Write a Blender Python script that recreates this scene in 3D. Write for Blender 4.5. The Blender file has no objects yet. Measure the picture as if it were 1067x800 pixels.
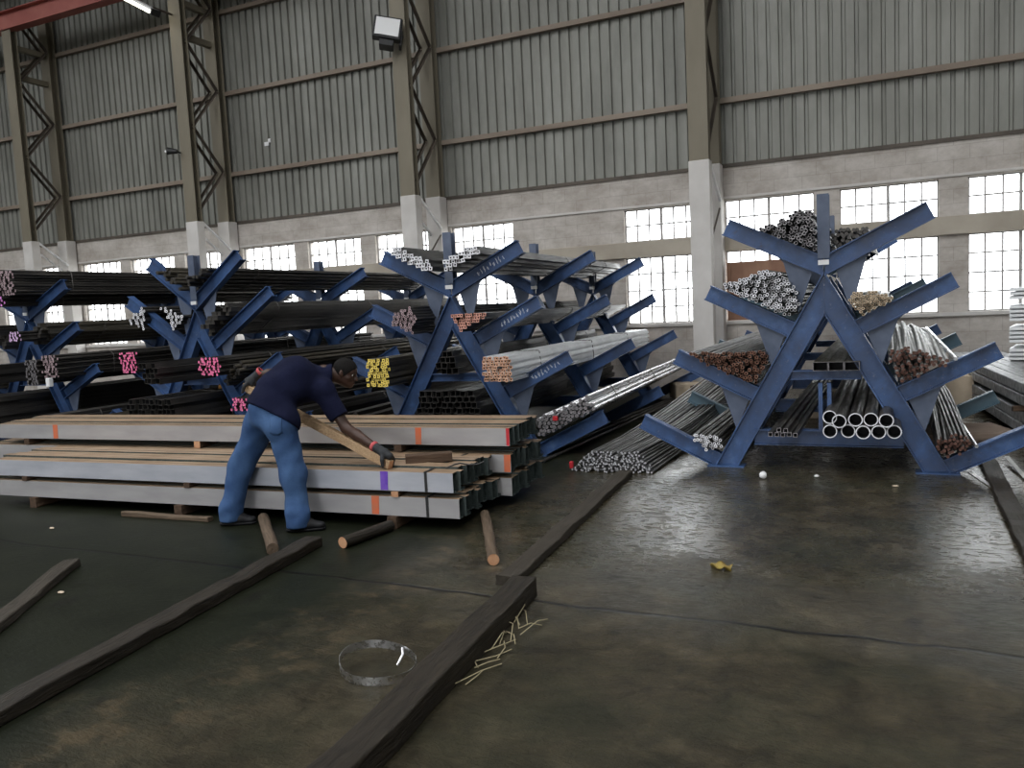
import bpy, math, random
import numpy as np
from mathutils import Vector, Matrix
random.seed(7); RNG = np.random.RandomState(5)
scene = bpy.context.scene
COL = scene.collection
PI = math.pi
R = math.radians

# ------------------------------------------------------------------ materials
def new_mat(name):
    m = bpy.data.materials.new(name); m.use_nodes = True
    nt = m.node_tree
    return m, nt, nt.nodes['Principled BSDF']
def N(nt, typ, **kw):
    n = nt.nodes.new(typ)
    for k, v in kw.items():
        if k in n.inputs: n.inputs[k].default_value = v
        else: setattr(n, k, v)
    return n
def coords(nt, scale=(1, 1, 1), obj=True):
    tc = N(nt, 'ShaderNodeTexCoord'); mp = N(nt, 'ShaderNodeMapping')
    mp.inputs['Scale'].default_value = scale
    nt.links.new(tc.outputs['Object'] if obj else tc.outputs['Generated'], mp.inputs['Vector'])
    return mp.outputs['Vector']
def worldpos(nt, scale=(1, 1, 1)):
    g = N(nt, 'ShaderNodeNewGeometry'); mp = N(nt, 'ShaderNodeMapping')
    mp.inputs['Scale'].default_value = scale
    nt.links.new(g.outputs['Position'], mp.inputs['Vector'])
    return mp.outputs['Vector']
def ramp(nt, fac, stops):
    r = N(nt, 'ShaderNodeValToRGB')
    e = r.color_ramp.elements
    while len(e) < len(stops): e.new(0.5)
    for i, (p, c) in enumerate(stops):
        e[i].position = p; e[i].color = (c[0], c[1], c[2], 1) if not isinstance(c, (int, float)) else (c, c, c, 1)
    nt.links.new(fac, r.inputs['Fac'])
    return r.outputs['Color']
def noise(nt, vec, scale, detail=4, rough=0.55, dist=0.0):
    n = N(nt, 'ShaderNodeTexNoise', Scale=scale, Detail=detail, Roughness=rough, Distortion=dist)
    if vec is not None: nt.links.new(vec, n.inputs['Vector'])
    return n.outputs['Fac']
def bump(nt, b, h, strength=0.3, dist=0.02, prev=None):
    n = N(nt, 'ShaderNodeBump', Strength=strength, Distance=dist)
    nt.links.new(h, n.inputs['Height'])
    if prev is not None: nt.links.new(prev, n.inputs['Normal'])
    nt.links.new(n.outputs['Normal'], b.inputs['Normal'])
    return n.outputs['Normal']
def mixc(nt, fac, a, c, mode='MIX'):
    m = N(nt, 'ShaderNodeMix', data_type='RGBA', blend_type=mode)
    for sock, val in ((m.inputs['Factor'], fac), (m.inputs['A'], a), (m.inputs['B'], c)):
        pass
    ins = {'f': m.inputs[0], 'a': m.inputs[6], 'b': m.inputs[7]}
    for k, val in (('f', fac), ('a', a), ('b', c)):
        if isinstance(val, (int, float)): ins[k].default_value = val
        elif isinstance(val, tuple): ins[k].default_value = (val[0], val[1], val[2], 1)
        else: nt.links.new(val, ins[k])
    return m.outputs[2]
def simple(name, c1, c2=None, scale=6, rough=0.6, metal=0.0, bstr=0.0, rough2=None, aniso=(1, 1, 1), wpos=False, spec=0.5):
    m, nt, b = new_mat(name)
    c2 = c2 or c1
    v = worldpos(nt, aniso) if wpos else coords(nt, aniso)
    f = noise(nt, v, scale, 5)
    nt.links.new(ramp(nt, f, [(0.35, c1), (0.65, c2)]), b.inputs['Base Color'])
    b.inputs['Metallic'].default_value = metal
    b.inputs['Roughness'].default_value = rough
    b.inputs['Specular IOR Level'].default_value = spec
    if rough2 is not None:
        nt.links.new(ramp(nt, noise(nt, v, scale * 1.7, 4), [(0.35, rough), (0.65, rough2)]), b.inputs['Roughness'])
    if bstr: bump(nt, b, noise(nt, v, scale * 5, 3), bstr, 0.01)
    return m

M = {}
M['steel_dark'] = simple('dark_steel', (0.036, 0.034, 0.033), (0.085, 0.078, 0.070), 3, 0.34, 0.6, rough2=0.55, aniso=(8, .6, 8))
M['steel_grey'] = simple('grey_steel', (0.13, 0.125, 0.12), (0.24, 0.235, 0.23), 3, 0.38, 0.8, rough2=0.55, aniso=(8, .6, 8))
M['steel_bright'] = simple('bright_steel', (0.66, 0.66, 0.67), (0.86, 0.86, 0.88), 3, 0.22, 1.0, rough2=0.38, aniso=(8, .6, 8))
M['steel_olive'] = simple('oily_steel', (0.07, 0.06, 0.045), (0.13, 0.115, 0.09), 3, 0.4, 0.6, rough2=0.6, aniso=(8, .6, 8))
M['steel_light'] = simple('galvanised_tube', (0.40, 0.40, 0.39), (0.62, 0.62, 0.60), 3, 0.4, 0.6, rough2=0.6, aniso=(8, .6, 8))
M['rust'] = simple('rusty_end', (0.10, 0.045, 0.028), (0.24, 0.115, 0.075), 30, 0.8)
M['rust_dark'] = simple('dark_rusty_end', (0.06, 0.028, 0.02), (0.15, 0.07, 0.05), 30, 0.8)
M['end_white'] = simple('white_painted_end', (0.62, 0.62, 0.66), (0.85, 0.85, 0.88), 30, 0.5)
M['end_grey'] = simple('grey_cut_end', (0.11, 0.105, 0.11), (0.30, 0.28, 0.29), 40, 0.45, 0.3)
M['end_tan'] = simple('tan_cut_end', (0.34, 0.24, 0.15), (0.60, 0.48, 0.34), 40, 0.6)
M['end_pink'] = simple('pink_painted_end', (0.75, 0.10, 0.27), (0.85, 0.25, 0.42), 30, 0.55)
M['end_magenta'] = simple('magenta_painted_end', (0.62, 0.16, 0.60), (0.75, 0.33, 0.72), 30, 0.55)
M['end_lilac'] = simple('lilac_painted_end', (0.55, 0.36, 0.62), (0.7, 0.5, 0.72), 30, 0.55)
M['end_mauve'] = simple('mauve_end', (0.25, 0.17, 0.18), (0.42, 0.32, 0.34), 30, 0.6)
M['end_yellow'] = simple('yellow_painted_end', (0.62, 0.45, 0.06), (0.8, 0.62, 0.15), 30, 0.55)
M['end_salmon'] = simple('salmon_end', (0.42, 0.17, 0.12), (0.62, 0.33, 0.26), 30, 0.6)
M['end_steel'] = simple('bright_cut_end', (0.36, 0.36, 0.38), (0.62, 0.62, 0.65), 60, 0.45, 0.2)
M['end_orange'] = simple('orange_tan_end', (0.45, 0.22, 0.13), (0.66, 0.40, 0.27), 30, 0.6)
M['black'] = simple('black_plastic', (0.012, 0.012, 0.013), None, 5, 0.5)
M['bore'] = simple('tube_bore', (0.012, 0.012, 0.013), None, 5, 0.9)
M['strap'] = simple('black_strap', (0.02, 0.02, 0.02), None, 5, 0.45)
M['red'] = simple('red_tag', (0.5, 0.02, 0.03), None, 5, 0.5)
M['wire'] = simple('binding_wire', (0.16, 0.15, 0.14), None, 5, 0.5, 0.7)
M['galv_web'] = simple('galvanised_web', (0.31, 0.30, 0.305), (0.38, 0.37, 0.37), 2.0, 0.45, 0.15, aniso=(1, 4, 4), rough2=0.55)
M['galv_blue'] = simple('bright_galvanised_web', (0.38, 0.395, 0.44), (0.48, 0.49, 0.53), 2.0, 0.42, 0.2, aniso=(1, 4, 4), rough2=0.55)
M['galv_flange'] = simple('warm_lit_flange', (0.25, 0.165, 0.10), (0.42, 0.30, 0.20), 3.0, 0.33, 0.15, aniso=(1, 6, 6), rough2=0.5)  # warm roof light reflected by the top flanges, painted in as tan
M['galv_shaded'] = simple('shaded_green_grey_channel', (0.035, 0.05, 0.05), (0.08, 0.10, 0.095), 20, 0.5, 0.4)  # green-grey steel, its colour darkened for the shade inside the channels
M['orange_mark'] = simple('orange_spray', (0.62, 0.13, 0.05), (0.5, 0.16, 0.08), 12, 0.7)
M['purple_mark'] = simple('purple_spray', (0.13, 0.045, 0.42), (0.2, 0.1, 0.5), 12, 0.7)
M['blue_marker'] = M['purple_mark']
M['white_paint'] = simple('white_paint', (0.7, 0.7, 0.7), (0.8, 0.8, 0.8), 9, 0.55)
M['chalk'] = simple('faded_white_lettering', (0.42, 0.46, 0.52), (0.6, 0.62, 0.66), 60, 0.7)
M['orange_steel'] = simple('orange_painted_steel', (0.45, 0.20, 0.03), (0.55, 0.27, 0.06), 8, 0.5)
M['col_steel'] = simple('brown_grey_column_steel', (0.150, 0.130, 0.092), (0.205, 0.18, 0.132), 1.2, 0.6, 0.1, aniso=(1, 1, .4))
M['col_dark'] = simple('dark_lacing_steel', (0.06, 0.048, 0.038), (0.10, 0.08, 0.062), 2, 0.65, 0.1)
M['girt'] = simple('brown_girt', (0.19, 0.145, 0.11), (0.26, 0.21, 0.165), 1.5, 0.65, 0.05, aniso=(.3, 1, 1))
M['red_beam'] = simple('faded_red_beam', (0.30, 0.075, 0.06), (0.38, 0.12, 0.095), 1.5, 0.6)
M['concrete_beam'] = simple('tan_concrete', (0.33, 0.29, 0.235), (0.43, 0.385, 0.32), 1.3, 0.85, wpos=True, bstr=0.1)
M['frame_white'] = simple('window_steel', (0.30, 0.29, 0.28), (0.42, 0.40, 0.38), 4, 0.6)
M['lamp_glass'] = simple('lamp_glass', (0.8, 0.8, 0.8), None, 4, 0.25)
M['board'] = simple('brown_board', (0.20, 0.10, 0.065), (0.30, 0.17, 0.11), 3, 0.8, aniso=(1, 1, .3))
M['pale_card'] = simple('pale_cardboard', (0.46, 0.37, 0.27), (0.58, 0.48, 0.36), 4, 0.85)
M['white_sheet'] = simple('white_galvanised_sheet', (0.62, 0.63, 0.64), (0.78, 0.79, 0.80), 3, 0.4, 0.3)
M['spangle'] = simple('spangled_galvanised', (0.17, 0.175, 0.18), (0.46, 0.465, 0.47), 13, 0.5, 0.3)
M['yellow_leaf'] = simple('yellow_wrapper', (0.20, 0.13, 0.025), (0.34, 0.26, 0.06), 25, 0.5)
M['straw'] = simple('dry_straw', (0.30, 0.255, 0.15), (0.42, 0.36, 0.22), 9, 0.8)
M['skin'] = simple('dark_brown_skin', (0.040, 0.020, 0.0135), (0.062, 0.031, 0.021), 9, 0.45, spec=0.35)
M['lip'] = simple('lip_skin', (0.075, 0.03, 0.025), None, 9, 0.4)
M['eye'] = simple('eye_white', (0.6, 0.58, 0.55), None, 9, 0.25)
M['pupil'] = simple('pupil', (0.01, 0.008, 0.006), None, 9, 0.2)
M['hair'] = simple('cropped_black_hair', (0.006, 0.0055, 0.005), (0.014, 0.012, 0.011), 200, 0.85, bstr=0.6, spec=0.15)
M['glove'] = simple('dark_work_glove', (0.009, 0.010, 0.012), (0.022, 0.024, 0.028), 40, 0.75, bstr=0.3)
M['cuff'] = simple('red_cuff', (0.42, 0.05, 0.06), (0.5, 0.1, 0.1), 30, 0.8)
M['shoe'] = simple('black_shoe', (0.006, 0.006, 0.007), (0.012, 0.012, 0.014), 20, 0.55, spec=0.25)
M['sole'] = simple('pale_sole', (0.25, 0.25, 0.24), None, 20, 0.7)

def paint_blue():
    m, nt, b = new_mat('blue_rack_paint')
    v = worldpos(nt)
    f = noise(nt, v, 2.6, 6, 0.68, 0.4)
    c = ramp(nt, f, [(0.30, (0.022, 0.040, 0.092)), (0.48, (0.027, 0.060, 0.150)), (0.60, (0.036, 0.086, 0.215)), (0.72, (0.075, 0.140, 0.30))])
    f2 = noise(nt, v, 26, 6, 0.7)
    d = ramp(nt, f2, [(0.60, 0.0), (0.74, 1.0)])
    c2 = mixc(nt, d, c, (0.16, 0.17, 0.22))
    f3 = noise(nt, v, 9, 6, 0.75)
    d3 = ramp(nt, f3, [(0.64, 0.0), (0.72, 0.7)])
    c3 = mixc(nt, d3, c2, (0.045, 0.035, 0.035))
    nt.links.new(c3, b.inputs['Base Color'])
    nt.links.new(ramp(nt, f2, [(0.3, 0.36), (0.7, 0.6)]), b.inputs['Roughness'])
    bump(nt, b, f2, 0.08, 0.005)
    return m
M['blue'] = paint_blue()
M['blue_gusset'] = simple('grey_blue_paint', (0.065, 0.085, 0.135), (0.10, 0.125, 0.185), 6, 0.55, wpos=True)
M['blue_teal'] = simple('green_blue_paint', (0.04, 0.085, 0.12), (0.07, 0.12, 0.15), 5, 0.5, wpos=True)

def wood(name, a, b_, rough=0.8, sc=3.0, wet=None):
    m, nt, b = new_mat(name)
    v = coords(nt, (14, 1.2, 14))
    f = noise(nt, v, sc, 6, 0.6, 0.8)
    nt.links.new(ramp(nt, f, [(0.3, a), (0.7, b_)]), b.inputs['Base Color'])
    b.inputs['Roughness'].default_value = rough
    b.inputs['Specular IOR Level'].default_value = 0.25
    bump(nt, b, f, 0.8, 0.015)
    return m
M['wood_wet'] = wood('dark_wet_timber', (0.011, 0.009, 0.0065), (0.034, 0.027, 0.019), 0.55)
M['wood_grey'] = wood('weathered_timber', (0.022, 0.018, 0.013), (0.058, 0.048, 0.036), 0.7)
M['wood_brown'] = wood('brown_timber', (0.06, 0.042, 0.028), (0.145, 0.102, 0.068), 0.75)
M['wood_pale'] = wood('pale_rough_timber', (0.34, 0.215, 0.12), (0.58, 0.41, 0.25), 0.75, 5)
M['wood_end'] = simple('sawn_timber_end', (0.42, 0.20, 0.10), (0.55, 0.32, 0.18), 20, 0.8)
M['wood_dark'] = wood('dark_brown_timber', (0.05, 0.03, 0.02), (0.11, 0.07, 0.045), 0.8)

def denim():
    m, nt, b = new_mat('blue_denim')
    v = coords(nt)
    f = noise(nt, v, 5, 4); f2 = noise(nt, v, 180, 2)
    c = ramp(nt, f, [(0.3, (0.026, 0.060, 0.15)), (0.7, (0.058, 0.115, 0.235))])
    nt.links.new(mixc(nt, 0.25, c, f2, 'OVERLAY'), b.inputs['Base Color'])
    b.inputs['Roughness'].default_value = 0.85; b.inputs['Specular IOR Level'].default_value = 0.2
    bump(nt, b, noise(nt, v, 14, 4), 0.35, 0.02)
    return m
M['denim'] = denim()
def navy():
    m, nt, b = new_mat('navy_cotton')
    v = coords(nt)
    f = noise(nt, v, 6, 4)
    nt.links.new(ramp(nt, f, [(0.3, (0.0045, 0.0058, 0.019)), (0.7, (0.008, 0.010, 0.030))]), b.inputs['Base Color'])
    b.inputs['Roughness'].default_value = 0.9; b.inputs['Specular IOR Level'].default_value = 0.12
    bump(nt, b, noise(nt, v, 11, 3), 0.4, 0.03)
    return m
M['navy'] = navy()

def block_wall():
    m, nt, b = new_mat('painted_blockwork')
    v = worldpos(nt)
    sx = N(nt, 'ShaderNodeSeparateXYZ'); nt.links.new(v, sx.inputs[0])
    cb = N(nt, 'ShaderNodeCombineXYZ'); nt.links.new(sx.outputs[0], cb.inputs[0]); nt.links.new(sx.outputs[2], cb.inputs[1])
    br = N(nt, 'ShaderNodeTexBrick', Scale=1.0)
    br.inputs['Brick Width'].default_value = 0.44; br.inputs['Row Height'].default_value = 0.22
    br.inputs['Mortar Size'].default_value = 0.006; br.inputs['Mortar Smooth'].default_value = 0.4
    br.inputs['Color1'].default_value = (0.545, 0.51, 0.48, 1); br.inputs['Color2'].default_value = (0.575, 0.545, 0.515, 1)
    br.inputs['Mortar'].default_value = (0.46, 0.43, 0.40, 1)
    nt.links.new(cb.outputs[0], br.inputs['Vector'])
    f = noise(nt, worldpos(nt, (1.0, 1, 1.6)), 1.6, 7, 0.7)
    d = ramp(nt, f, [(0.35, (0.62, 0.585, 0.545)), (0.7, (1.0, 0.99, 0.975))])
    f2 = noise(nt, v, 14, 4)
    c = mixc(nt, 1.0, br.outputs['Color'], d, 'MULTIPLY')
    c = mixc(nt, 0.12, c, f2, 'OVERLAY')
    nt.links.new(c, b.inputs['Base Color'])
    b.inputs['Roughness'].default_value = 0.85
    n1 = bump(nt, b, br.outputs['Fac'], -0.4, 0.01)
    return m
M['block'] = block_wall()
M['pier'] = simple('painted_concrete_pier', (0.50, 0.475, 0.45), (0.60, 0.575, 0.55), 1.8, 0.85, bstr=0.12, wpos=True)

def cladding():
    m, nt, b = new_mat('grey_cladding_sheet')
    v = worldpos(nt, (0.9, 1, 0.35))
    f = noise(nt, v, 1.4, 6, 0.65)
    c = ramp(nt, f, [(0.3, (0.175, 0.175, 0.155)), (0.55, (0.25, 0.25, 0.225)), (0.75, (0.31, 0.31, 0.285))])
    f2 = noise(nt, worldpos(nt, (5.2, 1, 0.15)), 1.0, 3)
    c = mixc(nt, 0.35, c, ramp(nt, f2, [(0.3, (0.72, 0.70, 0.66)), (0.7, (1.0, 1.0, 1.0))]), 'MULTIPLY')
    nt.links.new(c, b.inputs['Base Color'])
    b.inputs['Roughness'].default_value = 0.55
    b.inputs['Metallic'].default_value = 0.25
    return m
M['cladding'] = cladding()

def floor_mat():
    m, nt, b = new_mat('wet_concrete_floor')
    v = worldpos(nt)
    sep = N(nt, 'ShaderNodeSeparateXYZ'); nt.links.new(v, sep.inputs[0])
    big = noise(nt, v, 0.75, 5, 0.6, 0.3)
    mid = noise(nt, v, 3.2, 6, 0.65, 0.5)
    fine = noise(nt, worldpos(nt, (1, 2.0, 1)), 17, 5, 0.7)
    # brownish concrete, greener where the water film stands on the left
    base = ramp(nt, mid, [(0.28, (0.015, 0.013, 0.0075)), (0.5, (0.040, 0.033, 0.0195)), (0.72, (0.072, 0.059, 0.036))])
    base = mixc(nt, 0.8, base, ramp(nt, noise(nt, v, 9, 7, 0.78, 0.5), [(0.3, 0.2), (0.7, 0.8)]), 'OVERLAY')
    base = mixc(nt, ramp(nt, noise(nt, v, 1.3, 4, 0.6), [(0.45, 0.0), (0.62, 0.5)]), base, (0.028, 0.030, 0.017))
    # left mask
    add = N(nt, 'ShaderNodeMath', operation='MULTIPLY_ADD'); nt.links.new(big, add.inputs[0]); add.inputs[1].default_value = 1.6
    nt.links.new(sep.outputs[0], add.inputs[2])
    left = ramp(nt, add.outputs[0], [(0.0, 1.0), (1.0, 0.0)])
    mr = N(nt, 'ShaderNodeMapRange'); mr.inputs['From Min'].default_value = -1.5; mr.inputs['From Max'].default_value = -2.3
    nt.links.new(add.outputs[0], mr.inputs['Value'])
    wet = mr.outputs['Result']
    green = ramp(nt, mid, [(0.3, (0.0075, 0.0088, 0.005)), (0.7, (0.014, 0.016, 0.0095))])
    c = mixc(nt, wet, base, green)
    # sandy crust along the edge of the film
    tri = N(nt, 'ShaderNodeMapRange'); tri.inputs['From Min'].default_value = 0.0; tri.inputs['From Max'].default_value = 0.5
    pp = N(nt, 'ShaderNodeMath', operation='PINGPONG'); nt.links.new(wet, pp.inputs[0]); pp.inputs[1].default_value = 0.5
    nt.links.new(pp.outputs[0], tri.inputs['Value'])
    patch = ramp(nt, noise(nt, v, 5, 6, 0.7), [(0.50, 0.0), (0.62, 0.75)])
    fm = N(nt, 'ShaderNodeMath', operation='MULTIPLY'); nt.links.new(tri.outputs[0], fm.inputs[0]); nt.links.new(patch, fm.inputs[1])
    c = mixc(nt, fm.outputs[0], c, (0.075, 0.056, 0.032))
    # dark oily stains
    st = ramp(nt, noise(nt, v, 1.9, 6, 0.7, 0.6), [(0.58, 0.0), (0.68, 0.75)])
    c = mixc(nt, st, c, (0.008, 0.0075, 0.006))
    # construction joint at y = 3.95, wandering
    w = noise(nt, v, 1.1, 3)
    yy = N(nt, 'ShaderNodeMath', operation='MULTIPLY_ADD'); nt.links.new(w, yy.inputs[0]); yy.inputs[1].default_value = 0.22
    nt.links.new(sep.outputs[1], yy.inputs[2])
    sub = N(nt, 'ShaderNodeMath', operation='SUBTRACT'); nt.links.new(yy.outputs[0], sub.inputs[0]); sub.inputs[1].default_value = 4.06
    ab = N(nt, 'ShaderNodeMath', operation='ABSOLUTE'); nt.links.new(sub.outputs[0], ab.inputs[0])
    cr = N(nt, 'ShaderNodeMapRange'); cr.inputs['From Min'].default_value = 0.004; cr.inputs['From Max'].default_value = 0.022
    cr.inputs['To Min'].default_value = 1.0; cr.inputs['To Max'].default_value = 0.0
    nt.links.new(ab.outputs[0], cr.inputs['Value'])
    c = mixc(nt, cr.outputs[0], c, (0.005, 0.0045, 0.004))
    nt.links.new(c, b.inputs['Base Color'])
    # the standing film gets thin and dry towards the near side
    dm = N(nt, 'ShaderNodeMath', operation='MULTIPLY_ADD'); nt.links.new(big, dm.inputs[0]); dm.inputs[1].default_value = 2.6; nt.links.new(sep.outputs[1], dm.inputs[2])
    dr = N(nt, 'ShaderNodeMapRange'); dr.inputs['From Min'].default_value = 6.6; dr.inputs['From Max'].default_value = 4.9; nt.links.new(dm.outputs[0], dr.inputs['Value'])
    dry = dr.outputs['Result']
    r0 = ramp(nt, noise(nt, v, 2.3, 6, 0.7, 0.4), [(0.38, 0.07), (0.54, 0.17), (0.70, 0.44)])
    r0 = mixc(nt, ramp(nt, noise(nt, worldpos(nt, (1, 1.6, 1)), 11, 4, 0.75), [(0.46, 0.0), (0.60, 0.8)]), r0, (0.5, 0.5, 0.5))
    r1 = mixc(nt, dry, r0, (0.50, 0.50, 0.50))
    r2 = mixc(nt, wet, r1, (0.42, 0.42, 0.42))
    nt.links.new(r2, b.inputs['Roughness'])
    sp = N(nt, 'ShaderNodeMapRange'); sp.inputs['To Min'].default_value = 0.75; sp.inputs['To Max'].default_value = 0.10
    mxw = N(nt, 'ShaderNodeMath', operation='MAXIMUM'); nt.links.new(wet, mxw.inputs[0]); nt.links.new(dry, mxw.inputs[1])
    nt.links.new(mxw.outputs[0], sp.inputs['Value']); nt.links.new(sp.outputs[0], b.inputs['Specular IOR Level'])
    hs = N(nt, 'ShaderNodeMath', operation='MULTIPLY_ADD'); nt.links.new(fine, hs.inputs[0]); hs.inputs[1].default_value = 1.0
    m3 = N(nt, 'ShaderNodeMath', operation='MULTIPLY'); nt.links.new(mid, m3.inputs[0]); m3.inputs[1].default_value = 0.5; nt.links.new(m3.outputs[0], hs.inputs[2])
    hc = N(nt, 'ShaderNodeMath', operation='SUBTRACT'); nt.links.new(hs.outputs[0], hc.inputs[0]); nt.links.new(cr.outputs[0], hc.inputs[1])
    bn = N(nt, 'ShaderNodeBump', Distance=0.03)
    stn = N(nt, 'ShaderNodeMapRange'); stn.inputs['To Min'].default_value = 0.15; stn.inputs['To Max'].default_value = 0.9
    wd = N(nt, 'ShaderNodeMath', operation='MULTIPLY_ADD'); nt.links.new(wet, wd.inputs[0]); wd.inputs[1].default_value = -1.0; nt.links.new(dry, wd.inputs[2]); wd.use_clamp = True
    nt.links.new(wd.outputs[0], stn.inputs['Value']); nt.links.new(stn.outputs[0], bn.inputs['Strength'])
    nt.links.new(hc.outputs[0], bn.inputs['Height'])
    nt.links.new(bn.outputs['Normal'], b.inputs['Normal'])
    return m
M['floor'] = floor_mat()

def glass_mat():
    m = bpy.data.materials.new('dusty_window_glass'); m.use_nodes = True
    nt = m.node_tree; nt.nodes.clear()
    o = N(nt, 'ShaderNodeOutputMaterial'); t = N(nt, 'ShaderNodeBsdfTransparent'); g = N(nt, 'ShaderNodeBsdfGlossy', Roughness=0.1)
    t.inputs[0].default_value = (0.93, 0.95, 0.95, 1)
    f = N(nt, 'ShaderNodeFresnel', IOR=1.25); mx = N(nt, 'ShaderNodeMixShader')
    nt.links.new(f.outputs[0], mx.inputs[0]); nt.links.new(t.outputs[0], mx.inputs[1]); nt.links.new(g.outputs[0], mx.inputs[2])
    nt.links.new(mx.outputs[0], o.inputs[0])
    return m
M['glass'] = glass_mat()
def emit_mat(name, c, s):
    m, nt, b = new_mat(name)
    b.inputs['Base Color'].default_value = (0.8, 0.8, 0.8, 1)
    b.inputs['Emission Color'].default_value = (*c, 1); b.inputs['Emission Strength'].default_value = s
    return m
M['tube_lit'] = emit_mat('lit_fluorescent_tube', (1.0, 0.93, 0.72), 3.0)

# ------------------------------------------------------------------ mesh building
class MB:
    def __init__(s): s.v = []; s.f = []; s.m = []; s.sm = []
    def add(s, vs, fs, mi=0, smooth=False):
        b = len(s.v); s.v.extend([tuple(p) for p in vs])
        for k, f in enumerate(fs):
            s.f.append(tuple(b + i for i in f)); s.m.append(mi[k] if isinstance(mi, (list, tuple)) else mi); s.sm.append(smooth)
    def box(s, lo, hi, mi=0):
        x0, y0, z0 = lo; x1, y1, z1 = hi
        s.add([(x0, y0, z0), (x1, y0, z0), (x1, y1, z0), (x0, y1, z0), (x0, y0, z1), (x1, y0, z1), (x1, y1, z1), (x0, y1, z1)],
              [(0, 3, 2, 1), (4, 5, 6, 7), (0, 1, 5, 4), (1, 2, 6, 5), (2, 3, 7, 6), (3, 0, 4, 7)], mi)
    def prism(s, prof, p0, p1, ax, ay, mi=0, cap=None, cut0=None, cut1=None, smooth=False):
        """extrude the 2-D profile (list of (a,b) along ax, ay) from p0 to p1; cut0/cut1 = (point, normal) end planes"""
        p0 = Vector(p0); p1 = Vector(p1); ax = Vector(ax); ay = Vector(ay); d = (p1 - p0).normalized()
        n = len(prof); A = []; B = []
        for a, b in prof:
            q = p0 + ax * a + ay * b
            A.append(q if cut0 is None else q + d * ((Vector(cut0[0]) - q).dot(Vector(cut0[1])) / d.dot(Vector(cut0[1]))))
            q = p1 + ax * a + ay * b
            B.append(q if cut1 is None else q + d * ((Vector(cut1[0]) - q).dot(Vector(cut1[1])) / d.dot(Vector(cut1[1]))))
        cm = mi if cap is None else cap
        fs = [(i, (i + 1) % n, n + (i + 1) % n, n + i) for i in range(n)]
        s.add(A + B, fs, mi, smooth)
        s.add(A, [tuple(range(n - 1, -1, -1))], cm); s.add(B, [tuple(range(n))], cm)
    def tube(s, pts, r, n=8, mi=0, cap=None, smooth=True, radii=None):
        pts = [Vector(p) for p in pts]
        rings = []
        up = Vector((0, 0, 1))
        for i, p in enumerate(pts):
            d = (pts[min(i + 1, len(pts) - 1)] - pts[max(i - 1, 0)]).normalized()
            a = d.cross(up)
            if a.length < 1e-3: a = d.cross(Vector((1, 0, 0)))
            a.normalize(); b = a.cross(d).normalized()
            rr = radii[i] if radii else r
            rings.append([p + a * (rr * math.cos(2 * PI * k / n)) + b * (rr * math.sin(2 * PI * k / n)) for k in range(n)])
        V = [q for ring in rings for q in ring]; F = []
        for i in range(len(rings) - 1):
            for k in range(n):
                F.append((i * n + k, i * n + (k + 1) % n, (i + 1) * n + (k + 1) % n, (i + 1) * n + k))
        s.add(V, F, mi, smooth)
        cm = mi if cap is None else cap
        s.add(rings[0], [tuple(range(n - 1, -1, -1))], cm); s.add(rings[-1], [tuple(range(n))], cm)
    def mesh(s, name, mats):
        me = bpy.data.meshes.new(name)
        me.from_pydata(s.v, [], s.f)
        for m in (mats if isinstance(mats, (list, tuple)) else [mats]): me.materials.append(m)
        me.polygons.foreach_set('material_index', s.m)
        me.polygons.foreach_set('use_smooth', s.sm)
        me.update()
        return me
    def build(s, name, mats, parent=None, bevel=0.0, recalc=True):
        me = s.mesh(name, mats)
        if recalc:
            import bmesh
            bm = bmesh.new(); bm.from_mesh(me); bmesh.ops.recalc_face_normals(bm, faces=bm.faces); bm.to_mesh(me); bm.free()
        o = bpy.data.objects.new(name, me); COL.objects.link(o)
        if parent is not None: o.parent = parent
        if bevel:
            b = o.modifiers.new('bevel', 'BEVEL'); b.width = bevel; b.segments = 2; b.limit_method = 'ANGLE'
        return o
def link(name, me, parent=None):
    o = bpy.data.objects.new(name, me); COL.objects.link(o)
    if parent is not None: o.parent = parent
    return o
def tag(o, label=None, cat=None, group=None, kind=None):
    if label: o['label'] = label
    if cat: o['category'] = cat
    if group: o['group'] = group
    if kind: o['kind'] = kind
    return o
def empty(name, loc=(0, 0, 0), rz=0.0, **kw):
    o = bpy.data.objects.new(name, None); COL.objects.link(o)
    o.location = loc; o.rotation_euler = (0, 0, rz); o.empty_display_size = 0.1
    return tag(o, **kw)
def struct(o, label=None): o['kind'] = 'structure'; return tag(o, label=label)
def copy_tree(o, parent=None):
    c = o.copy(); COL.objects.link(c); c.parent = parent
    for ch in o.children: copy_tree(ch, c)
    return c
IB = lambda d, b, tf=0.011, tw=0.008: [(-d/2, -b/2), (-d/2 + tf, -b/2), (-d/2 + tf, -tw/2), (d/2 - tf, -tw/2), (d/2 - tf, -b/2), (d/2, -b/2),
                                        (d/2, b/2), (d/2 - tf, b/2), (d/2 - tf, tw/2), (-d/2 + tf, tw/2), (-d/2 + tf, b/2), (-d/2, b/2)]
def prism_ngon(mb, *a, **k): mb.prism(*a, **k)

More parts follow.
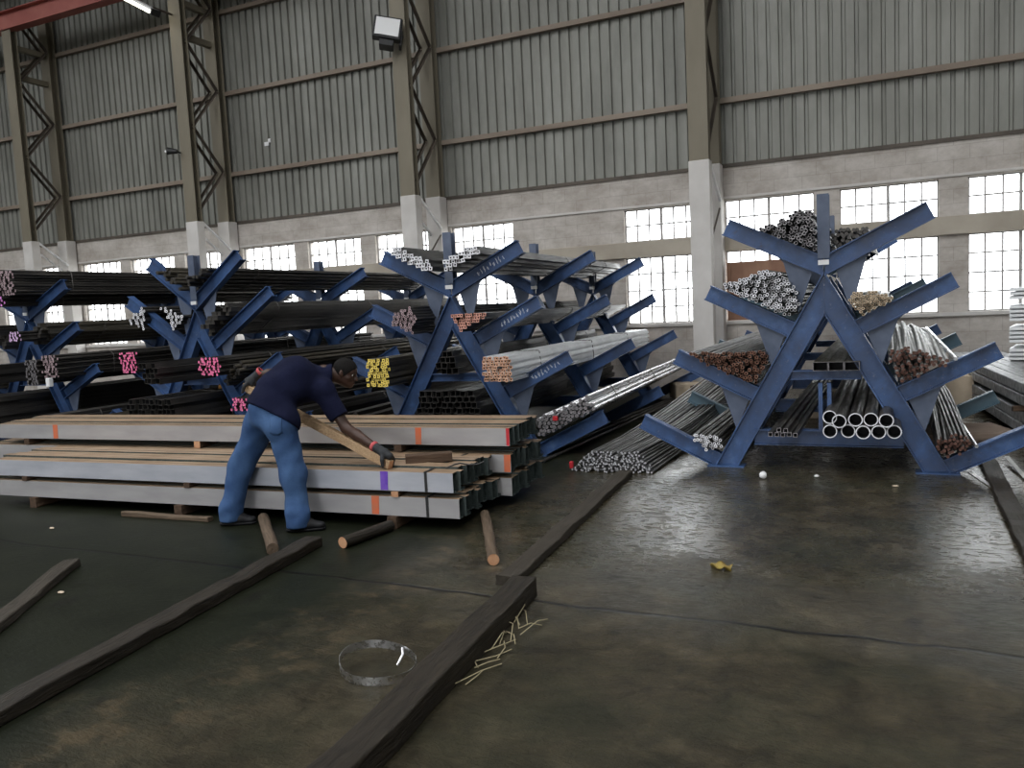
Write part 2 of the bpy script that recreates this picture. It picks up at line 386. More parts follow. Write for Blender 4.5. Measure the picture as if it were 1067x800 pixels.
# ------------------------------------------------------------------ camera  (1067 x 800, f = 851 px)
FPX = 851.07
yaw, pitch, roll = R(25.0535), R(5.3107), R(-2.8781)
fw = Vector((-math.sin(yaw) * math.cos(pitch), math.cos(yaw) * math.cos(pitch), -math.sin(pitch)))
rt = Vector((math.cos(yaw), math.sin(yaw), 0)); up = rt.cross(fw)
r2 = math.cos(roll) * rt + math.sin(roll) * up; u2 = -math.sin(roll) * rt + math.cos(roll) * up
cam = bpy.data.cameras.new('camera'); co = bpy.data.objects.new('camera', cam); COL.objects.link(co)
mm = Matrix((r2, u2, -fw)).transposed().to_4x4(); mm.translation = Vector((0, 0, 1.6)); co.matrix_world = mm
cam.sensor_fit = 'HORIZONTAL'; cam.sensor_width = 36.0; cam.lens = 36.0 * FPX / 1067.0
cam.clip_end = 300
scene.camera = co

# ------------------------------------------------------------------ setting
D = 14.5
XL, XR = -30.0, 9.0
YF = -24.0
ZR = 11.2
mb = MB(); mb.add([(XL, YF - 3, 0), (XR, YF - 3, 0), (XR, D + .2, 0), (XL, D + .2, 0)], [(0, 1, 2, 3)])
mb.add([(XL, YF - 3, -.2), (XR, YF - 3, -.2), (XR, D + .2, -.2), (XL, D + .2, -.2)], [(3, 2, 1, 0)])
struct(mb.build('floor', M['floor'], recalc=False), 'wet stained concrete floor of the warehouse')
mb = MB(); mb.add([(-120, -80, -.25), (90, -80, -.25), (90, 140, -.25), (-120, 140, -.25)], [(0, 1, 2, 3)])
struct(mb.build('ground', simple('pale_yard', (0.45, 0.44, 0.42), (0.55, 0.54, 0.52), 1, 0.9), recalc=False), 'pale yard outside the windows')

WIN = [(-25.3, -23.9), (-23.6, -22.2), (-21.9, -20.45), (-20.34, -19.0), (-18.72, -17.32), (-16.96, -15.5), (-15.15, -13.75), (-13.36, -11.89), (-11.52, -10.14),
       (-9.76, -8.36), (-7.95, -6.60), (-4.38, -3.05), (-2.59, -1.14), (-0.75, 0.68), (1.08, 2.48), (3.2, 4.6), (5.0, 6.4)]
ZU = (2.67, 3.25); ZLw = (1.19, 2.39)
mb = MB()
edges = [XL] + [e for w in WIN for e in w] + [XR]
for i in range(0, len(edges), 2): mb.box((edges[i], D, 0), (edges[i + 1], D + .2, 3.85))
for a, b in WIN:
    mb.box((a, D, 0), (b, D + .2, ZLw[0])); mb.box((a, D, ZLw[1]), (b, D + .2, ZU[0])); mb.box((a, D, ZU[1]), (b, D + .2, 3.85))
struct(mb.build('wall_back', M['block'], recalc=False), 'painted block wall with steel windows under the cladding')
mb = MB(); mb.box((XL, D - .07, 2.39), (XR, D + .01, 2.67)); struct(mb.build('trim_1', M['concrete_beam'], bevel=.008), 'tan concrete beam running between the upper and lower windows')
mb = MB(); mb.box((XL, D - .03, 3.27), (XR, D + .01, 3.31)); struct(mb.build('trim_2', M['pier'], bevel=.004), 'thin ledge above the upper windows')
mb = MB()
for i in range(len(WIN)):
    pass
mb.box((XL, D - .05, 1.13), (XR, D + .01, 1.19)); struct(mb.build('trim_3', M['pier'], bevel=.006), 'sill ledge under the lower windows')

# cladding: real trapezoidal ribs
def cladding_sheet(x0, x1, z0, z1, y):
    mb = MB(); pitch = 0.192
    prof = [(0, 0), (0.118, 0), (0.132, .042), (0.175, .042), (0.188, 0)]
    pts = []; x = x0
    while x < x1:
        for a, b in prof: pts.append((x + a, y + b))
        x += pitch
    n = len(pts)
    V = [(p[0], p[1], z0) for p in pts] + [(p[0], p[1], z1) for p in pts]
    mb.add(V, [(i, i + 1, n + i + 1, n + i) for i in range(n - 1)], 0)
    return mb
struct(cladding_sheet(XL, XR, 3.83, ZR, D + .02).build('wall_back_cladding', M['cladding'], recalc=False), 'ribbed grey metal cladding above the block wall')
mb = MB(); mb.box((XL, D - .03, 3.80), (XR, D + .03, 3.86)); struct(mb.build('trim_4', M['col_dark']), 'dark flashing at the foot of the cladding')

k = 5
for z in (4.90, 6.66, 8.41, 10.15):
    mb = MB()
    mb.prism([(0, 0), (.10, 0), (.10, .012), (.012, .012), (.012, .075), (.10, .075), (.10, .087), (0, .087)][::-1], (XL, D - .085, z - .045), (XR, D - .085, z - .045), (0, 1, 0), (0, 0, 1))
    mb.box((XL, D - .09, z - .045), (XR, D - .08, z + .045))
    struct(mb.build('trim_%d' % k, M['girt']), {5: 'lowest brown steel girt across the cladding', 6: 'second brown steel girt across the cladding', 7: 'third brown steel girt across the cladding', 8: 'topmost brown steel girt across the cladding'}[k]); k += 1

# windows
wn = 1
for a, b in WIN:
    for (z0, z1), rows in ((ZLw, 4), (ZU, 2)):
        o = MB(); y = D + .09
        t = .022
        o.box((a, y - .02, z0), (a + t, y + .02, z1)); o.box((b - t, y - .02, z0), (b, y + .02, z1))
        o.box((a, y - .02, z0), (b, y + .02, z0 + t)); o.box((a, y - .02, z1 - t), (b, y + .02, z1))
        nc = 6
        for i in range(1, nc):
            x = a + (b - a) * i / nc; w = .024 if i == 3 else .0135
            o.box((x - w, y - .015, z0), (x + w, y + .015, z1))
        for i in range(1, rows):
            z = z0 + (z1 - z0) * i / rows
            o.box((a, y - .012, z - .0135), (b, y + .012, z + .0135))
        w = struct(o.build('window_%d' % wn, M['frame_white'], recalc=False)); wn += 1
        g = MB(); g.add([(a, y, z0), (b, y, z0), (b, y, z1), (a, y, z1)], [(0, 1, 2, 3)])
        g.build('pane', M['glass'], w, recalc=False)

# other sides of the shed, roof with skylights, open front
M['shell'] = simple('inner_shell_sheet', (0.22, 0.22, 0.20), (0.28, 0.28, 0.26), 1, 0.7)
mb = MB(); mb.box((XL - .2, YF, 0), (XL, D + .2, ZR)); struct(mb.build('wall_left', M['shell']))
mb = MB(); mb.box((XR, YF, 0), (XR + .2, D + .2, ZR)); struct(mb.build('wall_right', M['shell']))
SKY = [(-26.0, -23.9), (-19.0, -16.9), (-12.0, -9.9), (-5.0, -2.9), (2.0, 4.1)]
SY = (-20.0, 9.0)
mb = MB()
ed = [XL] + [e for s_ in SKY for e in s_] + [XR]
for i in range(0, len(ed), 2): mb.box((ed[i], YF, ZR), (ed[i + 1], D + .2, ZR + .15))
for a, b in SKY:
    mb.box((a, YF, ZR), (b, SY[0], ZR + .15)); mb.box((a, SY[1], ZR), (b, D + .2, ZR + .15))
struct(mb.build('ceiling', M['shell']))
DOOR = (-8.0, 2.0, 6.0)
mb = MB(); mb.box((XL, YF - .2, 0), (DOOR[0], YF, ZR)); mb.box((DOOR[1], YF - .2, 0), (XR, YF, ZR)); mb.box((DOOR[0], YF - .2, DOOR[2]), (DOOR[1], YF, ZR)); struct(mb.build('wall_front', M['shell']))

# columns
def lattice_column(xc, idx, label, wid=.31):
    root = empty('lattice_column', (xc, 13.28, 0)); struct(root, label)
    yr = 1.04
    f = MB(); f.prism(IB(.16, wid, .012, .01), (0, 0.08, 3.78), (0, 0.08, 8.72), (0, 1, 0), (1, 0, 0)); f.build('front_chord', M['col_steel'], root)
    f = MB(); f.prism(IB(.20, .30, .012, .01), (0, yr, 3.78), (0, yr, ZR), (0, 1, 0), (1, 0, 0)); f.build('rear_chord', M['col_steel'], root)
    for sx in (-.11, .10):
        z = 4.03
        while z < 8.4:
            for (ya, za, yb, zb) in ((.16, z, yr - .1, z + .87), (yr - .1, z + .90, .16, z + 1.755)):
                b = MB(); d = (Vector((0, yb - ya, zb - za))).normalized()
                n = Vector((0, -d.z, d.y))
                b.prism([(0, 0), (.05, 0), (.05, .007), (.007, .007), (.007, .05), (0, .05)], (sx, ya, za), (sx, yb, zb), n, (1, 0, 0))
                b.build('lacing_bar', M['col_dark'], root)
            z += 1.755
    if idx < 2:
        for z in (7.62, 8.30):
            b = MB(); b.box((-.06, .16, z), (.06, yr - .1, z + .12)); b.build('strut', M['col_steel'], root)
    p = MB(); p.box((-.165, -.02, 0), (.165, .20, 3.78)); p.build('front_pier', M['pier'], root, bevel=.012)
    p = MB(); p.box((-.16, yr - .14, 0), (.16, yr + .14, 3.84)); p.build('rear_pier', M['pier'], root, bevel=.012)
    for (xa, dz) in ((.13, 0), (-.10, -.12)):
        b = MB(); b.tube([(xa, .18, 3.76 + dz), (xa + .02, yr - .12, 3.22 + dz)], .028, 8); b.build('brace', M['white_paint'], root)
    b = MB(); b.tube([(.10, .20, 2.45), (.14, yr - .12, 3.10)], .018, 8); b.build('brace', M['col_dark'], root)
    return root
CX = [(-18.95, 'steel lattice column on concrete piers at the far left of the wall'), (-13.58, 'steel lattice column on concrete piers behind the rack with white tube ends'),
      (-8.15, 'steel lattice column on concrete piers carrying the square floodlight'), (-2.75, 'steel lattice column on concrete piers beside the right-hand rack')]
for i, (x, l) in enumerate(CX): lattice_column(x, i, l)
# conduit pipes on the third column
mb = MB(); mb.tube([(-8.25, 13.75, 8.6), (-8.24, 13.72, 5.0), (-8.2, 13.78, 3.6), (-8.18, 13.7, 2.4), (-8.16, 13.8, .02)], .03, 8)
tag(mb.build('conduit', M['col_dark']), 'dark conduit running down between the chords of the floodlight column', 'pipe')
# crane runway beam
mb = MB(); mb.prism(IB(.42, .26, .02, .012), (XL, 13.36, 8.94), (-6.0, 13.36, 8.94), (0, 0, 1), (0, 1, 0)); struct(mb.build('trim_9', M['red_beam']), 'faded red crane beam across the tops of the left columns')

# floodlight
fl = empty('floodlight', (-8.27, 13.16, 6.64), label='black square floodlight with white glass fixed to a column', cat='floodlight')
b = MB(); b.box((-.22, -.20, -.16), (.22, -.06, .20)); b.box((-.14, -.06, -.12), (.16, .0, .14)); ho = b.build('housing', M['black'], fl, bevel=.015)
b = MB(); b.box((-.185, -.212, -.125), (.185, -.198, .165)); b.build('glass', M['lamp_glass'], fl)
b = MB(); b.box((-.1, -.16, -.26), (.12, .02, -.15)); b.box((.2, -.1, -.2), (.24, .05, .05)); b.build('bracket', M['black'], fl, bevel=.006)
fl.rotation_euler = (R(-14), R(10), R(30)); fl.scale = (1.15, 1.15, 1.15); fl.location.y -= .05
sl = empty('bulkhead_lamp', (-13.72, 13.10, 5.24), label='small black lamp on a bracket of a column', cat='lamp')
b = MB(); b.tube([(-.2, 0, .04), (-.02, .1, .02)], .07, 10, radii=[.08, .045]); b.build('shade', M['black'], sl)
b = MB(); b.tube([(-.215, -.01, .0), (-.2, 0, .035)], .05, 10); b.build('bulb', M['lamp_glass'], sl)
b = MB(); b.tube([(-.03, .1, .02), (.0, .17, .0)], .018, 8); b.build('bracket', M['black'], sl)
fb = empty('fluorescent_lamp', (-13.62, 12.80, 7.92), label='lit fluorescent batten lamp near the top of the second column', cat='lamp')
b = MB(); b.box((-1.1, -.11, .06), (0, .11, .11)); b.build('batten', M['white_paint'], fb, bevel=.01)
b = MB(); b.prism([(-.1, .06), (-.075, -.01), (.075, -.01), (.1, .06)], (-1.08, 0, 0), (-.02, 0, 0), (0, 1, 0), (0, 0, 1)); b.build('diffuser', M['tube_lit'], fb)
b = MB(); b.box((-.02, -.11, -.02), (.02, .11, .11)); b.build('end_cap', M['black'], fb)
b = MB(); b.box((-.1, -.02, .1), (-.06, .46, .14)); b.build('bracket', M['col_dark'], fb)
fb.rotation_euler = (0, R(30), 0)
mb = MB(); mb.box((-12.50, D + .0, 5.42), (-12.38, D + .018, 5.50)); mb.box((-12.39, D + .0, 5.48), (-12.33, D + .016, 5.56))
tag(mb.build('paper_scrap', M['white_paint']), 'small white scrap stuck on the cladding', 'paper')

# ------------------------------------------------------------------ A-frame racks
def a_frame(x, y, rz=0, label='', arms=None, lean=0.0, mat='blue', post=True, text=False, divider=False, armmat=None):
    root = empty('a_frame_rack', (x, y, 0), rz, label=label, cat='rack')
    m = M[mat]
    dl = Vector((-.893, 0, 1.594)).normalized()                    # right leg runs up and left
    for s in (1, -1):
        p0 = Vector((.893 * s, 0, 0)); d = Vector((dl.x * s, 0, dl.z)); n = Vector((d.z * s, 0, -d.x * s))
        b = MB(); b.prism(IB(.188, .11, .012, .009), p0, p0 + d * 1.8, n, (0, 1, 0), cut0=((0, 0, .012), (0, 0, 1)), cut1=((.002 * s, 0, 0), (1, 0, 0)))
        b.build('leg', m, root)
        b = MB(); b.box((.893 * s - .17, -.09, 0), (.893 * s + .17, .09, .012)); b.build('foot_plate', m, root)
    spec = arms or [(.02, 1.93, 26, .88), (.27, 1.355, 26.5, .81), (.60, .765, 26.5, .80), (.955, .13, 26.5, .80)]
    for s in (1, -1):
        for k, (bx, bz, ang, L) in enumerate(spec):
            a = R(ang); d = Vector((math.cos(a) * s, 0, math.sin(a))); n = Vector((-math.sin(a) * s, 0, math.cos(a)))
            dep = .158 if k == 0 else .145
            p0 = Vector((bx * s, 0, bz)) - n * dep / 2
            if k == 0: cut = ((.006 * s, 0, 0), (1, 0, 0))
            elif k == 3: cut = None
            else: cut = (Vector((.987 * s, 0, 0)), Vector((dl.z * s, 0, -dl.x)))
            b = MB(); b.prism(IB(dep, .105, .010, .0085), p0 - d * .02, p0 + d * L, n, (0, 1, 0), cut0=cut)
            if k == 3: pass
            ao = b.build('arm', M[armmat] if armmat else m, root)
            if text and s == 1 and k in text:
                tb = MB(); rr = random.Random(k + 3)
                for j in range(9):
                    u0 = .30 + j * .042
                    for q in range(3):
                        ua = u0 + rr.random() * .02; va = -.03 + rr.random() * .03; ub = u0 + rr.random() * .024; vb = va + .012 + rr.random() * .03
                        A = p0 + d * ua + n * va; B = p0 + d * ub + n * vb; w = (B - A).normalized().cross(Vector((0, 1, 0))) * .0035
                        yy = Vector((0, -.006, 0)); y2 = Vector((0, -.004, 0))
                        tb.add([A - w + yy, A + w + yy, B + w + yy, B - w + yy, A - w + y2, A + w + y2, B + w + y2, B - w + y2],
                               [(0, 1, 2, 3), (7, 6, 5, 4), (0, 4, 5, 1), (1, 5, 6, 2), (2, 6, 7, 3), (3, 7, 4, 0)])
                tb.build('lettering', M['chalk'], ao)
            if k < 3:                                              # gusset plate under the arm
                bot = p0 - n * (dep / 2)
                if k == 0: A = Vector((.10 * s, 0, 1.79)); C = Vector((.22 * s, 0, 1.42)); 
                else: A = bot + d * .01; C = Vector(((.987 - .56 * (bz - .42)) * s, 0, bz - .42))
                B1 = bot + d * .34
                B2 = bot + d * .40 - n * .02
                g = MB(); t = .006
                pts = [A, B1, Vector((B1.x - .05 * s, 0, B1.z - .05)), C]
                g.add([p + Vector((0, -t, 0)) for p in pts] + [p + Vector((0, t, 0)) for p in pts],
                      [(0, 1, 2, 3), (7, 6, 5, 4), (0, 4, 5, 1), (1, 5, 6, 2), (2, 6, 7, 3), (3, 7, 4, 0)])
                g.build('gusset', M['blue_gusset'], root)
    b = MB(); b.prism(IB(.11, .10, .009, .008), (0, 0, 1.90), (0, 0, 2.46), (0, 1, 0), (1, 0, 0)); b.build('post', M['blue_gusset'], root)
    b = MB(); b.box((-.045, -.066, 1.842), (.045, -.054, 1.885)); tag(b.build('apex_plate', M['white_paint'], root), 'small white plate at the apex')
    for (z0, z1) in ((.215, .36), (.82, .905)):
        zc = (z0 + z1) / 2; hw = .80 - .585 * zc
        b = MB(); b.prism(IB(z1 - z0, .10, .010, .008), (-hw, 0, zc), (hw, 0, zc), (0, 0, 1), (0, 1, 0)); b.build('crossbeam', m, root)
    if divider:
        for xx in (-.045, .03):
            b = MB(); b.box((xx - .018, -.03, .36), (xx + .018, .03, .79)); b.build('divider', m, root)
    return root

RX, RY = -.54, 7.83
a_frame(RX, RY, 0, 'blue steel A-frame rack on the right, frontmost, with angled arms under white-ended tubes', divider=True)
ARMB = [(.02, 1.98, 30, .80), (.27, 1.36, 26.5, .76), (.60, .765, 26.5, .74), (.955, .13, 26.5, .74)]
a_frame(RX - .09, 10.1, 0, 'blue steel A-frame of the right rack, second from the front, its lower arms showing green-blue', armmat='blue_teal', arms=ARMB)
a_frame(RX - .16, 12.6, 0, 'blue steel A-frame of the right rack, nearest the window wall', arms=ARMB)
L1X, L1Y = -4.42, 8.0
a_frame(L1X, L1Y, R(3), 'blue A-frame with faded lettering on its arms, front of the middle rack', text=(0, 1, 2))
a_frame(-4.45, 10.45, R(2), 'blue A-frame of the middle rack, second from the front, behind the lettered one')
a_frame(-4.50, 13.0, R(2), 'blue A-frame of the middle rack, nearest the window wall')
L2X, L2Y = -8.0, 7.8
ARM2 = [(.02, 1.97, 36, .86), (.27, 1.42, 33, 1.08), (.58, .80, 31, .80), (.955, .13, 27, .80)]
a_frame(L2X, L2Y, 0, 'bright blue A-frame rack behind the bending worker with pink bundle ends beside it', arms=ARM2)
a_frame(-8.0, 10.3, 0, 'blue A-frame standing behind the bright blue one with pink bundle ends')
a_frame(-8.05, 12.9, 0, 'blue A-frame of the rack behind the worker, nearest the window wall')
L3X, L3Y = -11.4, 7.9
a_frame(L3X, L3Y, 0, 'blue A-frame rack at the far left edge with grey and mauve bundle ends')
a_frame(-11.4, 10.4, 0, 'blue A-frame of the far left rack, second from the front')
a_frame(-11.45, 12.9, 0, 'blue A-frame of the far left rack, nearest the window wall')

# ------------------------------------------------------------------ rods
def inside(p, poly):
    x, y = p; c = False; n = len(poly)
    for i in range(n):
        x0, y0 = poly[i]; x1, y1 = poly[(i + 1) % n]
        if (y0 > y) != (y1 > y) and x < (x1 - x0) * (y - y0) / (y1 - y0) + x0: c = not c
    return c
def pack(poly, r, jit=.12, keep=.97, seed=1):
    rr = random.Random(seed); out = []
    xs = [p[0] for p in poly]; zs = [p[1] for p in poly]
    dx = 2 * r * 1.03; dz = dx * .88; row = 0; z = min(zs) + r * .5
    while z < max(zs):
        x = min(xs) + (row % 2) * dx / 2
        while x < max(xs):
            if inside((x, z), poly) and rr.random() < keep: out.append((x + rr.uniform(-jit, jit) * r, z + rr.uniform(-jit, jit) * r))
            x += dx
        z += dz; row += 1
    return out
def rod_mesh(name, r, L, n=8, shape='round', hollow=False, sag=0.0, segs=1):
    """a bar lying along +y from its front end at the origin; material 0 = side, 1 = cut end, 2 = bore"""
    mb = MB()
    ys = [L * i / segs for i in range(segs + 1)]
    pts = [Vector((0, y, sag * math.sin(PI * y / L))) for y in ys]
    if shape == 'round': prof = [(math.cos(2 * PI * (k + .5) / n) * r, math.sin(2 * PI * (k + .5) / n) * r) for k in range(n)]
    elif shape == 'square': prof = [(-r, -r), (r, -r), (r, r), (-r, r)]; n = 4
    elif shape == 'hex': n = 6; prof = [(math.cos(2 * PI * k / 6) * r, math.sin(2 * PI * k / 6) * r) for k in range(6)]
    elif shape == 'rect': prof = [(-r, -r * .62), (r, -r * .62), (r, r * .62), (-r, r * .62)]; n = 4
    elif shape == 'flat': prof = [(-r * 1.25, -r * .45), (r * 1.25, -r * .45), (r * 1.25, r * .45), (-r * 1.25, r * .45)]; n = 4
    elif shape == 'angle': prof = [(-r, -r), (r, -r), (r, -r * .7), (-r * .7, -r * .7), (-r * .7, r), (-r, r)]; n = 6
    V = []; F = []
    for p in pts:
        for a, b in prof: V.append((p.x + a, p.y, p.z + b))
    for i in range(segs):
        for k in range(n): F.append((i * n + k, (i + 1) * n + k, (i + 1) * n + (k + 1) % n, i * n + (k + 1) % n))
    mb.add(V, F, 0, shape == 'round')
    E0 = V[:n]; E1 = V[-n:]
    if hollow:
        w = .78 if hollow is True else hollow
        I = [(a * w, 0, b * w) for a, b in prof]; J = [(a * w, .18, b * w) for a, b in prof]
        mb.add(E0 + I, [(k, (k + 1) % n, n + (k + 1) % n, n + k) for k in range(n)], 1)
        mb.add(I + J, [(k, (k + 1) % n, n + (k + 1) % n, n + k) for k in range(n)], 2)
        mb.add(J, [tuple(range(n))], 2)
    else:
        mb.add(E0, [tuple(range(n))], 1)
    mb.add(E1, [tuple(range(n - 1, -1, -1))], 1)
    return mb
def loose_pile(name, label, group, cat, poly, r, L, y0, mats, shape='round', hollow=False, yj=.06, n=7, seed=1, jit=.15, sag=0.0, keep=.97):
    pts = pack(poly, r, jit, keep, seed); rr = random.Random(seed + 50)
    me = rod_mesh(name, r, L, n, shape, hollow, sag, 4 if sag else 1).mesh(name, [M[m] for m in mats])
    for (x, z) in pts:
        o = link(name, me); o.location = (RX + x, y0 + rr.uniform(-yj, yj), z)
        o.rotation_euler = (rr.uniform(-.002, .002), rr.uniform(0, 2 * PI) if shape == 'round' and not sag else rr.uniform(-.25, .25), rr.uniform(-.003, .003))
        tag(o, label, cat, group)
    return len(pts)
cnt = []
ST = ('steel_grey', 'end_white', 'bore')
cnt.append(loose_pile('steel_tube', 'white-ended steel tube in the heap on the second left arm of the right rack', 'white-ended tubes on the second left arm', 'tube',
    [(-.93, 1.71), (-.88, 1.73), (-.69, 1.76), (-.55, 1.82), (-.38, 1.80), (-.26, 1.68), (-.20, 1.52), (-.30, 1.385), (-.36, 1.42)], .0165, 5.2, 7.72, ST, hollow=.50, seed=3, jit=.45, yj=.10))
cnt.append(loose_pile('round_bar', 'rough grey bar in the heap on the top left arm of the right rack', 'grey bars on the top left arm', 'bar',
    [(-.55, 2.20), (-.31, 2.28), (-.2, 2.34), (-.07, 2.33), (-.065, 1.98), (-.16, 2.02)], .018, 5.2, 7.72, ('steel_dark', 'end_grey', 'bore'), seed=4, jit=.5, hollow=.55, yj=.10))
cnt.append(loose_pile('angle_bar', 'dark bar in the small heap right of the top post of the right rack', 'dark bars right of the top post', 'bar',
    [(.065, 1.98), (.065, 2.17), (.16, 2.18), (.36, 2.15), (.40, 2.135), (.2, 2.04)], .018, 5.2, 8.1, ('steel_dark', 'steel_dark', 'bore'), seed=5, jit=.5))
cnt.append(loose_pile('rusty_rod', 'rust-ended steel rod in the heap on the third left arm of the right rack', 'rust-ended rods on the third left arm', 'rod',
    [(-1.24, 1.085), (-.95, 1.10), (-.50, 1.08), (-.50, .98), (-.60, .79), (-.72, .83)], .0170, 5.2, 7.72, ('steel_grey', 'rust', 'bore'), hollow=.5, seed=6, jit=.4, yj=.08))
cnt.append(loose_pile('painted_rod', 'white-ended rod in the small heap on the lowest left arm of the right rack', 'white-ended rods on the lowest left arm', 'rod',
    [(-1.22, .31), (-.93, .31), (-.93, .20), (-1.03, .165), (-1.12, .20)], .0165, 5.0, 7.72, ('steel_dark', 'end_white', 'bore'), hollow=.4, seed=7, jit=.4))
cnt.append(loose_pile('tan_bar', 'tan-ended bar in the heap on the second right arm of the right rack', 'tan-ended bars on the second right arm', 'bar',
    [(.20, 1.50), (.25, 1.60), (.36, 1.60), (.56, 1.53), (.55, 1.50), (.31, 1.385)], .0145, 5.2, 7.72, ('steel_light', 'end_tan', 'bore'), hollow=.4, seed=8))
cnt.append(loose_pile('rough_bar', 'rusty-ended rough bar in the heap on the third right arm of the right rack', 'rusty bars on the third right arm', 'bar',
    [(.50, 1.06), (.66, 1.11), (.82, 1.05), (.98, .98), (.96, .955), (.62, .785), (.59, .82)], .0170, 5.4, 7.72, ('steel_light', 'rust_dark', 'bore'), n=5, seed=9, jit=.55, sag=.10, yj=.10))
cnt.append(loose_pile('rusty_bar', 'thin rusty bar in the low heap on the lowest right arm of the right rack', 'thin rusty bars on the lowest right arm', 'bar',
    [(.87, .32), (1.11, .36), (1.14, .235), (.98, .16), (.90, .18)], .0155, 5.2, 7.72, ('steel_dark', 'rust_dark', 'bore'), n=5, seed=10, jit=.55, sag=.12, yj=.08))
# bright edge bars
for (x0, z0, lab) in ((1.02, 1.00, 'bright curved edge bar along the right of the rough rusty bars'), (1.17, .275, 'bright curved edge bar along the right of the thin rusty bars')):
    b = MB(); b.tube([(RX + x0 - .10 * math.sin(PI * i / 10 * .9), 7.62 + i * .5, z0 + .12 * math.sin(PI * i / 11)) for i in range(11)], .016, 6)
    tag(b.build('edge_bar', M['steel_bright']), lab, 'bar')
print('pile counts', cnt)
# large pipes and tubes on the crossbeams
pm = rod_mesh('steel_pipe', .058, 5.6, 20, 'round', .84).mesh('steel_pipe', [M['steel_dark'], M['end_white'], M['bore']])
for i, (x, z) in enumerate([(.09, .42), (.232, .42), (.35, .42), (.468, .42), (.586, .42), (.165, .511), (.291, .521), (.409, .521), (.527, .521), (.09, .541)]):
    o = link('steel_pipe', pm); o.location = (RX + x - .03, 7.36 + .03 * math.sin(i * 2.1), z + .001); o.rotation_euler = (0, i, 0)
    tag(o, 'large dark pipe with bright rim on the lower crossbeam of the right rack', 'pipe', 'large pipes on the lower crossbeam')
sm = rod_mesh('square_tube', .019, 5.6, 4, 'square', .72).mesh('square_tube', [M['steel_dark'], M['end_grey'], M['bore']])
for i in range(7):
    o = link('square_tube', sm); o.location = (RX - .43 + i * .052, 7.38 + .02 * math.sin(i * 3.0), .381 if i < 5 else .42)
    if i > 4: o.location.x = RX - .36 + (i - 5) * .06
    tag(o, 'thin square tube lying on the lower crossbeam left of the large pipes', 'tube', 'thin square tubes left of the pipes')
bm_ = rod_mesh('box_section', .062, 5.6, 4, 'rect', .93).mesh('box_section', [M['steel_olive'], M['end_grey'], M['bore']])
for i in range(3):
    o = link('box_section', bm_); o.location = (RX - .035 + i * .130, 7.70, .946); tag(o, ('left one', 'middle one', 'right one')[i] + ' of three dark box sections on the upper crossbeam of the right rack', 'tube', 'box sections on the upper crossbeam')

# strapped bundles of the left racks
def bundle(label, X0, rz, Y0, poly, r, L, y0, mats, shape='round', hollow=False, seed=1, group=None, yj=.05, keep=.97, jit=.12, name='bar_bundle', straps=(0.9, 3.0, 5.0), sag=0.0, n=6, cat='bundle', part='bar'):
    root = empty(name, (X0, Y0, 0), rz, label=label, cat=cat, group=group)
    if X0 == L2X: L = min(L, 13.1 - Y0 - y0)
    pts = pack(poly, r, jit, keep, seed)[:100]; rr = random.Random(seed + 9)
    me = rod_mesh(part, r, L, n, shape, hollow, sag, 4 if sag else 1).mesh(part, [M[m] for m in mats])
    for (x, z) in pts:
        o = link(part, me, root); o.location = (x, y0 + rr.uniform(-yj, yj), z); o.rotation_euler = (0, rr.uniform(0, 6.28) if shape == 'round' and not sag else rr.uniform(-.15, .15), 0)
    if pts:
        P = np.array(pts); c = P.mean(0)
        hull = []
        for k in range(14):
            a = 2 * PI * k / 14; d = np.array([math.cos(a), math.sin(a)]); j = int(np.argmax((P - c) @ d)); hull.append(P[j] + d * (r + .004))
        for sy in straps:
            if sy < L:
                b = MB(); zz = sag * math.sin(PI * sy / L)
                b.tube([(h[0], y0 + sy, h[1] + zz) for h in hull] + [(hull[0][0], y0 + sy, hull[0][1] + zz)], .005, 5); b.build('binding', M['wire'], root)
    return root
def comp(side, k, fill=.7, th=.22, spec=None):
    """a polygon lying on arm k of a standard frame, in the corner between the arm and the leg"""
    bx, bz, ang, L = (spec or [(.02, 1.93, 26, .88), (.27, 1.355, 26.5, .81), (.60, .765, 26.5, .80), (.955, .13, 26.5, .80)])[k]
    a = R(ang); o = .03
    if k == 0: bx += .06; bz += .03
    p1 = (bx, bz + o); p2 = (bx + math.cos(a) * L * fill, bz + math.sin(a) * L * fill + o)
    p3 = (p2[0] - .10, p2[1] + th * .8); p4 = (bx - (0 if k == 0 else .50 * th), bz + th + o + math.sin(a) * .1)
    return [(x * side, z) for x, z in (p1, p2, p3, p4)]
DK = ('steel_dark', 'steel_dark', 'bore')
lv = ['top', 'second', 'third', 'lowest']
rn = {L1X: 'middle rack', L2X: 'rack behind the worker', L3X: 'far left rack'}
sd = 100
